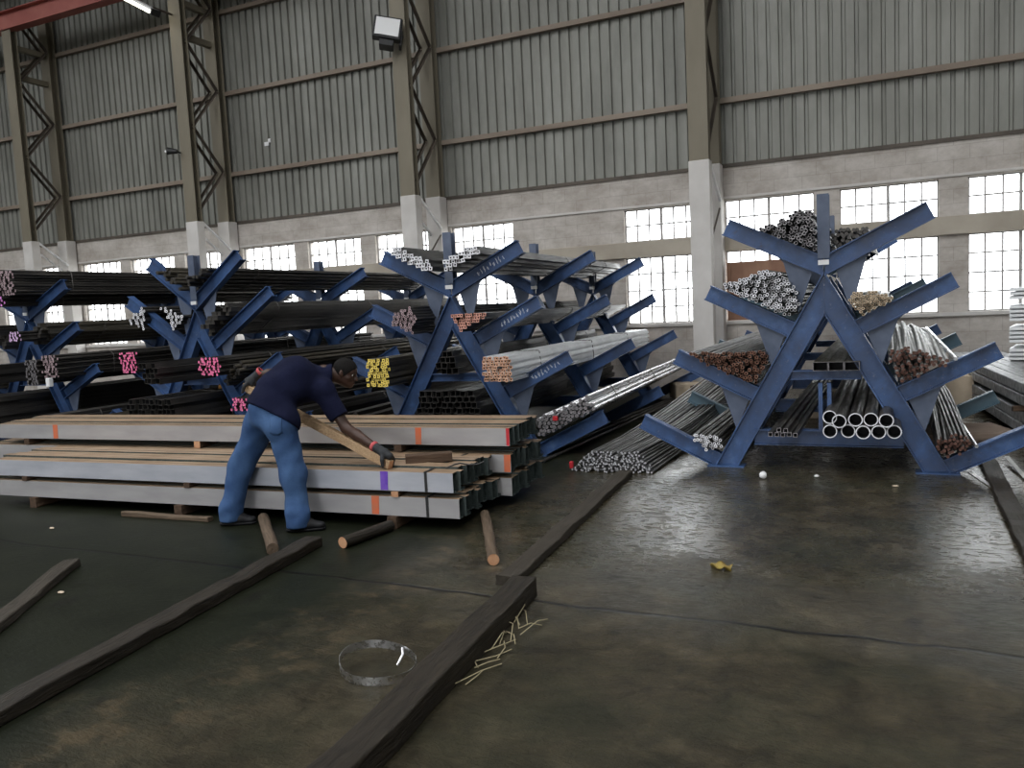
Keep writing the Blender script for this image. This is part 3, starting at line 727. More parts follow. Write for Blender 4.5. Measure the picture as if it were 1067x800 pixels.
for X0, rz, Y0, spec in ((L1X, R(3), L1Y, None), (L2X, 0, L2Y, ARM2), (L3X, 0, L3Y, None)):
    for side in (-1, 1):
        for k in range(4):
            sd += 1
            if (X0, side, k) in ((L1X, 1, 3), (L1X, 1, 2), (L1X, 1, 1), (L1X, -1, 1), (L1X, -1, 2), (L1X, -1, 0), (L1X, 1, 0), (L3X, 1, 0), (L2X, -1, 1), (L2X, -1, 2), (L3X, 1, 2)): continue
            if X0 == L1X and k == 0: fill, th = .75, .10
            elif k == 0: fill, th = .85, (.28 if X0 == L3X else .09)
            else: fill, th = .62, .15
            if X0 == L2X and k == 0: fill, th = .45, .07
            if X0 == L2X and k == 1: fill, th = .50, .10
            if X0 == L2X and k == 2: fill, th = .55, .08
            r_ = .027 if k % 2 else .024
            col = DK if (sd % 3) else ('steel_olive', 'steel_dark', 'bore')
            bundle('dark steel bar bundle on the %s %s arm of the %s' % (lv[k], 'left' if side < 0 else 'right', rn[X0]), X0, rz, Y0, comp(side, k, fill, th, spec), r_, 5.7, (-.85 if (k > 1 and X0 != L1X and (X0, side, k) != (L2X, 1, 2)) else -.15) - .03 * (sd % 5), col,
                   'round' if sd % 2 else 'square', False, sd, yj=.10)
    for k, z in enumerate((.375, .90)):
        sd += 1; w = .62 - .56 * z
        bundle('dark square tube bundle on the %s crossbeam of the %s' % (('lower', 'upper')[k], rn[X0]), X0, rz, Y0, [(-w, z + (0.03 if k else 0)), (w, z + (.03 if k else 0)), (w * .8, z + (.24 if k else .38)), (-w * .8, z + (.24 if k else .38))], .034, 5.6, (-.25 if X0 == L1X else -.85), ('steel_dark', 'steel_dark', 'bore'), 'square', .85, sd)
# bundles with coloured ends
def cend(label, X0, Y0, rz, lo, hi, r, yf, mats, shape='round', seed=1, L=6.0, hollow=.4, tri=None, **kw):
    poly = tri or [(lo[0], lo[1]), (hi[0], lo[1]), (hi[0], hi[1]), (lo[0], hi[1])]
    return bundle(label, X0, rz, Y0, poly, r, L, yf, mats, shape, hollow, seed, yj=.03, **kw)
q = R(3)
cend('bundle of tubes with white square ends on the top left arm of the middle rack', L1X, L1Y, q, (-.42, 2.05), (-.20, 2.20), .021, -.30, ('steel_dark', 'end_white', 'bore'), 'square', 1, tri=[(-.60, 2.255), (-.10, 2.02), (-.08, 2.12), (-.50, 2.33)])
cend('bundle of tubes with white square ends beside the top post of the middle rack', L1X, L1Y, q, (.0, 2.0), (.25, 2.16), .021, -.30, ('steel_dark', 'end_white', 'bore'), 'square', 2, tri=[(.07, 2.14), (.075, 2.0), (.50, 2.21), (.42, 2.28)])
cend('bundle of rods with pinkish brown ends on the second left arm of the middle rack', L1X, L1Y, q, (-.52, 1.42), (-.26, 1.66), .0165, -.45, ('steel_dark', 'end_mauve', 'bore'), 'round', 3, tri=[(-.55, 1.50), (-.28, 1.38), (-.20, 1.55), (-.28, 1.67), (-.46, 1.62)])
cend('square tube bundle with brick red ends on the middle rack\'s second right arm', L1X, L1Y, q, (.2, 1.35), (.5, 1.55), .017, -.42, ('steel_dark', 'end_salmon', 'bore'), 'square', 4, tri=[(.19, 1.56), (.29, 1.385), (.56, 1.52), (.56, 1.56)])
cend('bundle of square tubes with yellow painted ends next to the worker\'s head', L1X, L1Y, q, (-.84, .82), (-.58, 1.10), .0185, -.48, ('steel_olive', 'end_yellow', 'bore'), 'square', 5, jit=.25, hollow=.28)
cend('light galvanised tube bundle with orange tan ends on the middle rack\'s right side', L1X, L1Y, q, (.56, .86), (.86, 1.10), .0175, -.50, ('white_sheet', 'end_orange', 'bore'), 'square', 6, jit=.2, L=6.5)
cend('layer of shiny silver rods on the lowest right arm of the middle rack', L1X, L1Y, q, (1.0, .30), (1.5, .5), .022, -.15, ('steel_bright', 'end_grey', 'bore'), 'round', 7, tri=[(.99, .20), (1.66, .535), (1.58, .66), (1.0, .42)], L=5.6, hollow=False)
b = MB(); b.box((-.025, -.012, -.03), (.03, .012, .02)); o = tag(b.build('red_tag', M['red'], bevel=.006), 'red plastic tag at the end of the shiny silver rods', 'tag'); o.location = (L1X + 1.24, 7.82, .44)
cend('bundle of white-ended round tubes left of the bright blue A-frame, farther from its leg', L2X, L2Y, 0, (-1.05, 1.60), (-.86, 1.80), .021, -.12, ('steel_dark', 'end_white', 'bore'), 'round', 8, tri=[(-1.12, 1.66), (-.86, 1.56), (-.80, 1.88)])
cend('bundle of white-ended round tubes right against the left leg of the bright blue A-frame', L2X, L2Y, 0, (-.45, 1.5), (-.2, 1.8), .021, -.12, ('steel_dark', 'end_white', 'bore'), 'round', 9, tri=[(-.52, 1.84), (-.30, 1.54), (-.10, 1.72)])
cend('bundle of rods with pink painted ends left of the rack behind the worker', L2X, L2Y, 0, (-1.28, 1.0), (-1.02, 1.26), .017, -.14, ('steel_dark', 'end_pink', 'bore'), 'hex', 10, hollow=False, jit=.3)
cend('bundle of rods with pink painted ends in front of the rack behind the worker', L2X, L2Y, 0, (.42, .98), (.72, 1.19), .017, -.45, ('steel_dark', 'end_pink', 'bore'), 'hex', 11, hollow=False, jit=.3)
cend('small bundle of rods with dark pink ends by the worker\'s left glove', L2X, L2Y, 0, (.93, .56), (1.15, .70), .017, -.5, ('steel_dark', 'end_pink', 'bore'), 'hex', 12, hollow=False, jit=.3)
cend('bundle of brownish mauve bar ends on top of the far left rack', L3X, L3Y, 0, (.05, 2.13), (.42, 2.46), .021, -.48, ('steel_dark', 'end_mauve', 'bore'), 'round', 13, hollow=.3)
cend('small bundle with magenta painted ends under the mauve ends at the left edge', L3X, L3Y, 0, (.02, 1.98), (.24, 2.12), .019, -.52, ('steel_dark', 'end_magenta', 'bore'), 'hex', 14, hollow=False)
cend('small bundle with lilac painted ends on the leg of the far left rack', L3X, L3Y, 0, (.22, 1.49), (.46, 1.62), .018, -.48, ('steel_dark', 'end_lilac', 'bore'), 'hex', 15, hollow=False, jit=.4)
cend('bundle of bars with grey ends on the third right arm of the far left rack', L3X, L3Y, 0, (.56, .88), (.78, 1.20), .019, -.5, ('steel_dark', 'end_grey', 'bore'), 'round', 16, hollow=.3)
cend('bundle of bars with pale pink ends beside the grey ends of the far left rack', L3X, L3Y, 0, (.84, .97), (1.10, 1.26), .019, -.45, ('steel_dark', 'end_mauve', 'bore'), 'round', 17, hollow=.3)
b = MB(); b.box((-.035, -.035, -.06), (.035, .035, .06)); o = tag(b.build('paper_tag', M['white_paint'], bevel=.01), 'small white tag hanging under the pale pink bundle ends', 'tag'); o.location = (L3X + .97, 7.42, .905)
b = MB(); b.prism([(-.06, 0), (.06, 0), (.06, .012), (-.048, .012), (-.048, .05), (-.06, .05)], (0, 0, 0), (0, 0, 1.1), (1, 0, 0), (0, 1, 0)); o = tag(b.build('channel_post', M['orange_steel']), 'orange painted steel channel standing inside the rack behind the worker', 'post'); o.location = (L2X - .05, 8.15, .45)

# ------------------------------------------------------------------ loose bundle fanned out on the floor
root = empty('bar_bundle', (-2.4, 7.4, 0), 0, label='fan of thin steel rods on the floor beside the right rack, red tagged', cat='bundle')
rr = random.Random(2)
ROWS = [(0, 36), (1, 35), (2, 33), (3, 30), (4, 27), (5, 24), (6, 20), (7, 15)]
extra = MB(); nb = 0
for row, cn in ROWS:
    for i in range(cn):
        t = (i + .5 + rr.uniform(-.3, .3)) / cn
        xf = -2.82 + .80 * t - (.045 * row * (t - .45)); zf = .014 + row * .0215 + rr.uniform(-.004, .006)
        xb = -2.50 + .60 * t + rr.uniform(-.03, .03); zb = .32 + row * .018
        yf = 7.28 + .12 * abs(t - .4) + rr.uniform(-.07, .07) + .015 * row
        pts = []
        for j in range(8):
            q_ = j / 7; e = 1 - (1 - q_) ** 2.2; ez = q_ * q_ * (3 - 2 * q_)
            pts.append((xf + (xb - xf) * e + 2.4, yf + (13.2 - yf) * q_ - 7.4, zf + (zb - zf) * ez))
        if (row >= 5 or (row > 1 and i % 3 == 0)) and nb < 100:
            b = MB(); b.tube(pts, .0105, 6, 0, 1); b.build('bar', [M['steel_grey'], M['end_steel']], root, recalc=False); nb += 1
        else: extra.tube(pts, .0105, 6, 0, 1)
tag(extra.build('bars', [M['steel_grey'], M['end_steel']], root, recalc=False), kind='stuff')
b = MB(); b.box((-.445, -.10, .02), (-.41, -.06, .09)); tag(b.build('tag', M['red'], root, bevel=.008), 'red tag')
b = MB(); b.box((-2.75, 12.2, 0), (-1.75, 12.35, .30)); tag(b.build('timber_block', M['wood_dark'], bevel=.01), 'timber bearer under the far end of the rod fan', 'timber')
for i in range(3):
    b = MB(); b.tube([(-3.25 - .14 * i, 7.6 + i * .5, .022), (-3.05 - .06 * i, 13.0, .03)], .02, 8)
    tag(b.build('round_bar', M['steel_dark']), ('nearest', 'middle', 'farthest')[i] + ' of the loose dark bars lying on the floor left of the rod fan', 'bar', 'loose bars left of the rod fan')

# ------------------------------------------------------------------ channel pile
al = R(3.5); PU = Vector((-math.cos(al), -math.sin(al), 0)); PV = Vector((-math.sin(al), math.cos(al), 0))
def chan_mesh(L, h=.145, fl=.070, web=0, lip=.018):
    """C channel along +x (local) with its web at y=0 facing the front"""
    t = .0035; mb = MB()
    prof = [(0, 0), (fl, 0), (fl, lip), (fl - t, lip), (fl - t, t), (t, t), (t, h - t), (fl - t, h - t), (fl - t, h - lip), (fl, h - lip), (fl, h), (0, h)]
    n = len(prof)
    A = [(0, a, b) for a, b in prof]; B = [(L, a, b) for a, b in prof]
    fs = [(i, (i + 1) % n, n + (i + 1) % n, n + i) for i in range(n)]
    mi = []
    for i in range(n):
        p, q_ = prof[i], prof[(i + 1) % n]
        mi.append(0 if (p[0] == 0 and q_[0] == 0) else (1 if (p[1] == h and q_[1] == h) else 2))
    mb.add(A + B, fs, mi)
    mb.add([(0, a, b) for a, b in ((0, 0), (t, 0), (t, h), (0, h))], [(0, 1, 2, 3)], 2)
    # end faces (three rectangles + lips)
    for X in (0, L):
        for (a0, b0, a1, b1) in ((0, 0, t, h), (t, 0, fl, t), (t, h - t, fl, h), (fl - t, t, fl, lip), (fl - t, h - lip, fl, h - t)):
            mb.add([(X, a0, b0), (X, a1, b0), (X, a1, b1), (X, a0, b1)], [(0, 1, 2, 3)], 2)
    return mb
def chan_bundle(label, u0, v0, z0, L, nrow, webmat, seed, strap_u, marks=()):
    P = Vector((-2.85, 5.09, z0)) + PU * u0 + PV * v0
    root = empty('channel_bundle', P, 0, label=label, cat='bundle')
    root.rotation_euler = (0, 0, math.atan2(PU.y, PU.x) + PI)      # local +x = to the right, +y = back
    me = chan_mesh(L).mesh('channel', [M[webmat], M['galv_flange'], M['galv_shaded']]); me2 = chan_mesh(L).mesh('channel', [M['galv_shaded'], M['galv_flange'], M['galv_shaded']])  # second mesh: rear rows have shade painted onto their webs too
    rr = random.Random(seed)
    for i in range(nrow):
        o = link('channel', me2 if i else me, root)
        o.location = (-L + rr.uniform(-.03, .03) * (1 if i else 0), i * .0735, (.012 * ((i // 2) % 2) + rr.uniform(0, .006)) if i else 0)
    for su in strap_u:
        b = MB(); w = .011; e = .003; H = .145; DD = nrow * .0735
        b.box((-su - w, -e - .001, -e), (-su + w, -.0005, H + e + .004)); b.box((-su - w, -e, H + .004), (-su + w, DD + e, H + .007))
        b.box((-su - w, DD, -e), (-su + w, DD + e, H + e + .004)); b.build('strap', M['strap'], root)
    for (mu, w, mk, full) in marks:
        b = MB(); z1 = .145 if full else .12
        pts = [(-mu - w, -.002, .004), (-mu + w * .8, -.002, .004), (-mu + w, -.002, z1), (-mu - w * .9, -.002, z1)]
        b.add(pts + [(p[0], .0, p[2]) for p in pts], [(0, 1, 2, 3), (7, 6, 5, 4), (0, 4, 5, 1), (1, 5, 6, 2), (2, 6, 7, 3), (3, 7, 4, 0)])
        b.build('paint_mark', M[mk], root)
    return root
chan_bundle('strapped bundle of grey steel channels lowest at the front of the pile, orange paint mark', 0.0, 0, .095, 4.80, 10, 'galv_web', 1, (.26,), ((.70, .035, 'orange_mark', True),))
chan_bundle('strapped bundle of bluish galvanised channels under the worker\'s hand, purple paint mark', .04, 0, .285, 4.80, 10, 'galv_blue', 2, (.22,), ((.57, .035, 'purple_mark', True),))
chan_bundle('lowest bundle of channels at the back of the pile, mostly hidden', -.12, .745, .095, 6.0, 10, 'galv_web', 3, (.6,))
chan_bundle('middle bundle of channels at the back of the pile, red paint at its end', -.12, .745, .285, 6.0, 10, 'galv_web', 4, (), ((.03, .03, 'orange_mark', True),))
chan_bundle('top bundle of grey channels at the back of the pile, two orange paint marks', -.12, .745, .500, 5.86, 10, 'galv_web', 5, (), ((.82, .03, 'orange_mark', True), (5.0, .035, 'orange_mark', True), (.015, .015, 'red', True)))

def timber(name, label, p0, p1, w, h, mat, endmat=None, zb=0.0, bev=.008, wob=.012, seed=0, z1=None, rnd=False):
    """a rough timber from p0 to p1 lying with its underside at zb"""
    p0 = Vector((p0[0], p0[1], 0)); p1 = Vector((p1[0], p1[1], 0)); d = p1 - p0; L = d.length
    rr = random.Random(seed + int(L * 1000)); mb = MB(); n = max(4, int(L / .16)); rings = []
    prof = [(-1, 0), (-1, 1), (1, 1), (1, 0)]
    if rnd: prof = [(math.cos(2 * PI * k / 12), .5 + .5 * math.sin(2 * PI * k / 12)) for k in range(12)][::-1]
    m = len(prof); V = []; F = []
    for i in range(n + 1):
        y = L * i / n
        jx = rr.uniform(-wob, wob); jz = rr.uniform(-wob, wob) * .6
        for a, b in prof: V.append((a * w / 2 + jx * .5 + rr.uniform(-wob, wob) * .3, y, (b * h + (jz if b > .2 else 0) + (rr.uniform(-wob, wob) * .3 if b > .2 else 0))))
    for i in range(n):
        for k in range(m): F.append((i * m + k, i * m + (k + 1) % m, (i + 1) * m + (k + 1) % m, (i + 1) * m + k))
    mb.add(V, F, 0, rnd); mb.add(V[:m], [tuple(range(m - 1, -1, -1))], 1); mb.add(V[-m:], [tuple(range(m))], 1)
    o = mb.build(name, [M[mat], M[endmat or mat]], bevel=0 if rnd else bev)
    o.location = (p0.x, p0.y, zb); o.rotation_euler = (math.atan2((z1 - zb), L) if z1 is not None else 0, 0, math.atan2(d.y, d.x) - PI / 2)
    tag(o, label, 'timber')
    return o
timber('timber_beam', 'long dark wet timber beam lying across the greenish wet floor', (-3.28, 1.2), (-3.70, 4.50), .13, .07, 'wood_wet', seed=1)
timber('timber_beam', 'short weathered timber lying in the water film at the left edge', (-4.0, 2.05), (-5.07, 3.63), .11, .05, 'wood_grey', seed=2)
timber('timber_beam', 'thick dark timber beam pointing from the bottom of the frame at the strap hoop', (-1.64, 1.2), (-1.86, 4.02), .15, .11, 'wood_wet', seed=3)
timber('timber_beam', 'flat grey timber plank running to the fan of rods', (-2.03, 4.14), (-2.25, 7.20), .13, .055, 'wood_grey', seed=4)
timber('timber_beam', 'timber rail along the floor at the right edge under the right rack arm', (.73, 3.4), (.77, 8.4), .13, .05, 'wood_wet', seed=5)
timber('timber_log', 'short round timber with an orange sawn end lying alone right of the channel pile', (-2.27, 4.45), (-2.83, 5.45), .075, .075, 'wood_brown', 'wood_end', seed=6, rnd=True, wob=.006)
timber('timber_log', 'round brown timber lying between the worker\'s feet', (-3.85, 4.24), (-4.52, 4.90), .085, .085, 'wood_brown', 'wood_brown', seed=7, rnd=True, wob=.006)
timber('timber_log', 'wet timber with a pale sawn end lying right of the worker\'s right foot', (-3.46, 4.50), (-3.38, 4.98), .085, .08, 'wood_wet', 'wood_end', seed=8, rnd=True, wob=.006)
timber('timber_plank', 'thin brown plank tucked under the front of the channel pile', (-5.02, 4.84), (-5.95, 4.79), .06, .04, 'wood_brown', seed=9)
def along(u, v, du, dv):
    a = Vector((-2.85, 5.09, 0)) + PU * u + PV * v; b = Vector((-2.85, 5.09, 0)) + PU * (u + du) + PV * (v + dv)
    return (a.x, a.y), (b.x, b.y)
for (u, lab) in ((.55, 'timber bearer under the right end of the channel pile'), (2.6, 'timber bearer under the middle of the channel pile'), (4.3, 'timber bearer under the left end of the channel pile')):
    a, b = along(u, -.03, 0, 1.55); timber('timber_bearer', lab, a, b, .08, .094, 'wood_dark', seed=int(u * 10), wob=.001)
for (u, lab) in ((.52, 'wooden spacer with a tan end between the two front channel bundles, under the purple mark'), (2.5, 'wooden spacer between the two front channel bundles, behind the worker'), (4.4, 'wooden spacer between the two front channel bundles, at the left')):
    a, b = along(u, -.015, 0, .74); timber('timber_spacer', lab, a, b, .06, .043, 'wood_dark', 'wood_end' if 'tan end' in lab else 'wood_dark', zb=.241, seed=int(u * 20), wob=.0005)
for (u, lab) in ((.5, 'wooden spacer between the back channel bundles near the right end, lower layer'), (3.6, 'wooden spacer between the back channel bundles near the left end, lower layer')):
    a, b = along(u, .75, 0, .74); timber('timber_spacer', lab, a, b, .06, .043, 'wood_dark', 'wood_end' if 'tan end' in lab else 'wood_dark', zb=.241, seed=int(u * 20), wob=.0005)
for (u, lab) in ((.9, 'wooden spacer under the top channel bundle near its right end'), (3.05, 'wooden spacer with an orange end under the top channel bundle behind the worker'), (5.3, 'wooden spacer under the top channel bundle near its left end')):
    a, b = along(u, .735, 0, .75); timber('timber_spacer', lab, a, b, .07, .062, 'wood_dark', 'wood_end' if 'orange end' in lab else 'wood_dark', zb=.437, seed=int(u * 20), wob=.0005)
a, b = along(.62, .30, .28, -.06); timber('timber_block', 'brown timber offcut on the front channel bundle beside the worker\'s right glove', (-3.42, 5.30), (-3.12, 5.50), .09, .07, 'wood_dark', 'wood_brown', zb=.438, seed=31, wob=.005)
timber('timber_block', 'dark brown timber offcut on the top channel bundle behind the worker\'s back', (-5.72, 6.15), (-5.35, 6.15), .13, .06, 'wood_dark', 'wood_dark', zb=.652, seed=33, wob=.004)
b = MB(); b.tube([(-3.02 + .05 * i + .01 * math.sin(i * 2), 5.22 + .03 * i, .437 + .03 * abs(math.sin(i * .9))) for i in range(6)], .006, 6); tag(b.build('strap_end', M['strap']), 'curled end of black strap on the front channel bundle', 'strap')

# ------------------------------------------------------------------ floor litter
def hoop():
    mb = MB(); n = 48; cx, cy = -2.11, 2.93; a, b_ = .185, .135; V = []; F = []
    tilt = .20
    for i in range(n + 1):
        t = 2 * PI * i / n + .6
        rr_ = 1 + .025 * math.sin(3 * t)
        x = a * math.cos(t) * rr_; y = b_ * math.sin(t) * rr_
        zb = .002 + max(0, .03 * math.sin(t - .5) + .02)
        for dr, dz in ((0, 0), (0, .038), (.0015, .038), (.0015, 0)):
            V.append((cx + x * (1 + dr / a), cy + y * (1 + dr / b_), zb + dz))
    for i in range(n):
        for k in range(4): F.append((i * 4 + k, i * 4 + (k + 1) % 4, (i + 1) * 4 + (k + 1) % 4, (i + 1) * 4 + k))
    mb.add(V, F, 0, False)
    return mb
hp = tag(hoop().build('strap_hoop', M['steel_bright']), 'shiny loop of steel strapping lying on the floor', 'strap')
b = MB(); b.tube([(-2.05, 3.05, .07), (-2.03, 3.02, .055), (-2.035, 2.98, .02)], .006, 6); b.build('loose_end', M['steel_bright'], hp)
b = MB(); rr = random.Random(4)
for i in range(18):
    x0 = -1.655 + rr.uniform(-.03, .06) - .03 * (i % 4); y0 = 2.85 + rr.uniform(0, .85); a = rr.uniform(.6, 2.4); L = rr.uniform(.12, .34)
    b.tube([(x0, y0, .006 + .003 * (i % 5)), (x0 + math.cos(a) * L * .5, y0 + math.sin(a) * L * .5, .014 + rr.uniform(0, .035)), (x0 + math.cos(a + .2) * L, y0 + math.sin(a + .2) * L, .006)], (.0026), 5)
tag(b.build('straw', M['straw']), 'dry straw scattered beside the thick dark timber beam', 'straw', kind='stuff')
b = MB(); V = []; F = []; n1, n2 = 8, 5
for i in range(n1):
    for j in range(n2):
        V.append((-.99 + i * .018 + .006 * math.sin(j * 2), 4.80 + (j - 2) * .022 * (1 - ((i - 3.5) / 5) ** 2) - .006 * i, .012 + .012 * math.sin(i * 1.4 + j) + .012 * math.cos(j * 1.7)))
for i in range(n1 - 1):
    for j in range(n2 - 1): F.append((i * n2 + j, (i + 1) * n2 + j, (i + 1) * n2 + j + 1, i * n2 + j + 1))
b.add(V, F, 0, True)
o = tag(b.build('wrapper', M['yellow_leaf'], recalc=False), 'crumpled yellow wrapper on the wet floor', 'litter'); so = o.modifiers.new('solid', 'SOLIDIFY'); so.thickness = .003
import bmesh
def ball(name, loc, r, mat, label, cat, sx=1, sy=1, sz=1):
    me = bpy.data.meshes.new(name); bm = bmesh.new(); bmesh.ops.create_icosphere(bm, subdivisions=3, radius=r)
    for v in bm.verts:
        k = 1 + .05 * math.sin(v.co.x * 90) * math.cos(v.co.y * 70); v.co = Vector((v.co.x * sx * k, v.co.y * sy * k, v.co.z * sz * k))
    bm.to_mesh(me); bm.free(); me.materials.append(mat)
    for p in me.polygons: p.use_smooth = True
    o = link(name, me); o.location = loc; return tag(o, label, cat)
ball('foam_ball', (-1.03, 7.30, .033), .033, M['white_paint'], 'small white ball on the floor before the left foot of the right rack', 'ball')
ball('chip', (-.60, 7.45, .012), .022, M['white_paint'], 'small white chip on the floor under the right rack', 'litter', 1, 1, .5)
for i, (x, y, lab) in enumerate(((.02, 7.2, 'pale chip on the floor by the right foot of the right rack'), (-4.62, 3.22, 'small pale chip in the water film, nearest the long beam'), (-6.2, 4.3, 'small pale chip on the greenish floor before the pile'))):
    ball('chip', (x, y, .008), .018, M['pale_card'], lab, 'litter', 1.4, .8, .4)
for i, (p, q_) in enumerate((((.60, 7.9, .004), (.78, 7.0, .004)), ((.93, 8.4, .053), (1.0, 7.4, .004)))):
    b = MB(); d = (Vector(q_) - Vector(p)).normalized(); b.prism([(-.018, 0), (.018, 0), (.018, .004), (-.018, .004)], p, q_, d.cross(Vector((0, 0, 1))), (0, 0, 1))
    tag(b.build('metal_strip', M['steel_light']), ('short bright metal strip on the floor under the right arms', 'longer bright metal strip at the right edge, outside the timber rail')[i], 'strip')

# ------------------------------------------------------------------ things behind and right of the right rack
b = MB(); b.box((-2.56, 14.452, 1.195), (-1.36, 14.47, 2.19)); b.box((-2.56, 14.44, 1.195), (-2.50, 14.452, 2.19)); b.box((-1.42, 14.44, 1.195), (-1.36, 14.452, 2.19)); tag(b.build('sheet_board', M['board'], bevel=.004), 'reddish brown board standing in the lower window beside the column', 'board')
b = MB(); b.box((-9.15, 14.455, 1.195), (-8.80, 14.475, 1.98)); tag(b.build('sheet_board', M['orange_steel'], bevel=.004), 'small orange board standing in the window left of the middle rack', 'board')
DX, DYv = Vector((-.09, .996, 0)), Vector((.996, .09, 0))
def galv_stack(label, x, y, z, L, rows, cols, h=.11, w=.13, mat='spangle'):
    root = empty('galvanised_stack', (x, y, z), R(5), label=label, cat='stack')
    for r_ in range(rows):
        for c in range(cols):
            b = MB(); b.prism([(0, 0), (w, 0), (w, h), (0, h)], (c * (w + .01), 0, r_ * (h + .012)), (c * (w + .01), L, r_ * (h + .012)), (1, 0, 0), (0, 0, 1)); b.build('section', M[mat], root, bevel=.012)
    return root
for i, (z, lab) in enumerate(((.08, 'lowest strapped layer of spangled galvanised sections at the right edge'), (.37, 'upper strapped layer of spangled galvanised sections at the right edge'))):
    galv_stack(lab, 1.22, 9.0, z, 5.0, 2, 5)
for i, (y, lab) in enumerate(((9.4, 'timber bearer under the near end of the galvanised sections'), (12.6, 'timber bearer under the far end of the galvanised sections'))):
    timber('timber_bearer', lab, (1.0, y), (2.0, y + .09), .09, .078, 'wood_dark', seed=50 + i, wob=.001)
for i, (y, lab) in enumerate(((9.5, 'timber spacer between the layers of galvanised sections, near end'), (12.7, 'timber spacer between the layers of galvanised sections, far end'))):
    timber('timber_spacer', lab, (1.1, y), (1.9, y + .07), .08, .05, 'wood_dark', zb=.316, seed=60 + i, wob=.0005)
def sheet_stack(label, x, y, z, n):
    root = empty('sheet_pack', (x, y, z), R(-12), label=label, cat='stack')
    for i in range(n):
        b = MB(); b.prism([(0, 0), (.9, 0), (.9, .03), (.86, .045), (.04, .045), (0, .03)], (0, 0, i * .052), (2.6, 0, i * .052), (0, 1, 0), (0, 0, 1)); b.build('sheet', M['white_sheet'], root, bevel=.004)
    return root
zz = .62
for i, (n, lab) in enumerate(((3, 'lowest pack of white sheets in the tall stack at the right edge'), (4, 'second pack of white sheets in the tall stack at the right edge'), (4, 'third pack of white sheets in the tall stack at the right edge'), (3, 'topmost pack of white sheets in the tall stack at the right edge'))):
    sheet_stack(lab, 1.36, 12.1, zz, n); zz += n * .052
    if i < 3:
        b = MB(); b.box((0, -.05, 0), (.12, .9, .065)); o = tag(b.build('timber_spacer', M['wood_dark'], bevel=.006), ('dark spacer under the second white sheet pack', 'dark spacer under the third white sheet pack', 'dark spacer under the topmost white sheet pack')[i], 'timber'); o.location = (1.55, 12.1, zz); o.rotation_euler = (0, 0, R(-12))
        zz += .066
b = MB(); b.box((-.25, -.2, 0), (.25, .2, .42)); b.box((-.21, -.16, .42), (.21, .16, .425)); o = tag(b.build('crate', M['pale_card'], bevel=.02), 'pale box standing on the floor behind the lower right arms', 'box'); o.location = (.72, 12.3, 0)
b = MB(); b.box((-.5, -.35, 0), (.5, .35, .12)); o = tag(b.build('sack', simple('brown_sack', (.14, .10, .08), (.2, .15, .115), 4, .9, bstr=.2), bevel=.05), 'flat brown sack lying on the floor under the right arms of the right rack', 'sack'); o.location = (.62, 9.6, 0); o.rotation_euler = (0, 0, .3)
b = MB(); b.box((-.3, -.25, 0), (.3, .25, .3)); o = tag(b.build('crate', M['pale_card'], bevel=.02), 'pale cardboard box on the floor under the middle of the right rack', 'box'); o.location = (-.72, 11.2, 0)
b = MB(); b.box((-.22, -.2, 0), (.22, .2, .28)); o = tag(b.build('crate', M['pale_card'], bevel=.03), 'pale crumpled box on the floor by the column foot', 'box'); o.location = (-3.0, 13.0, 0); o.rotation_euler = (0, 0, .5)
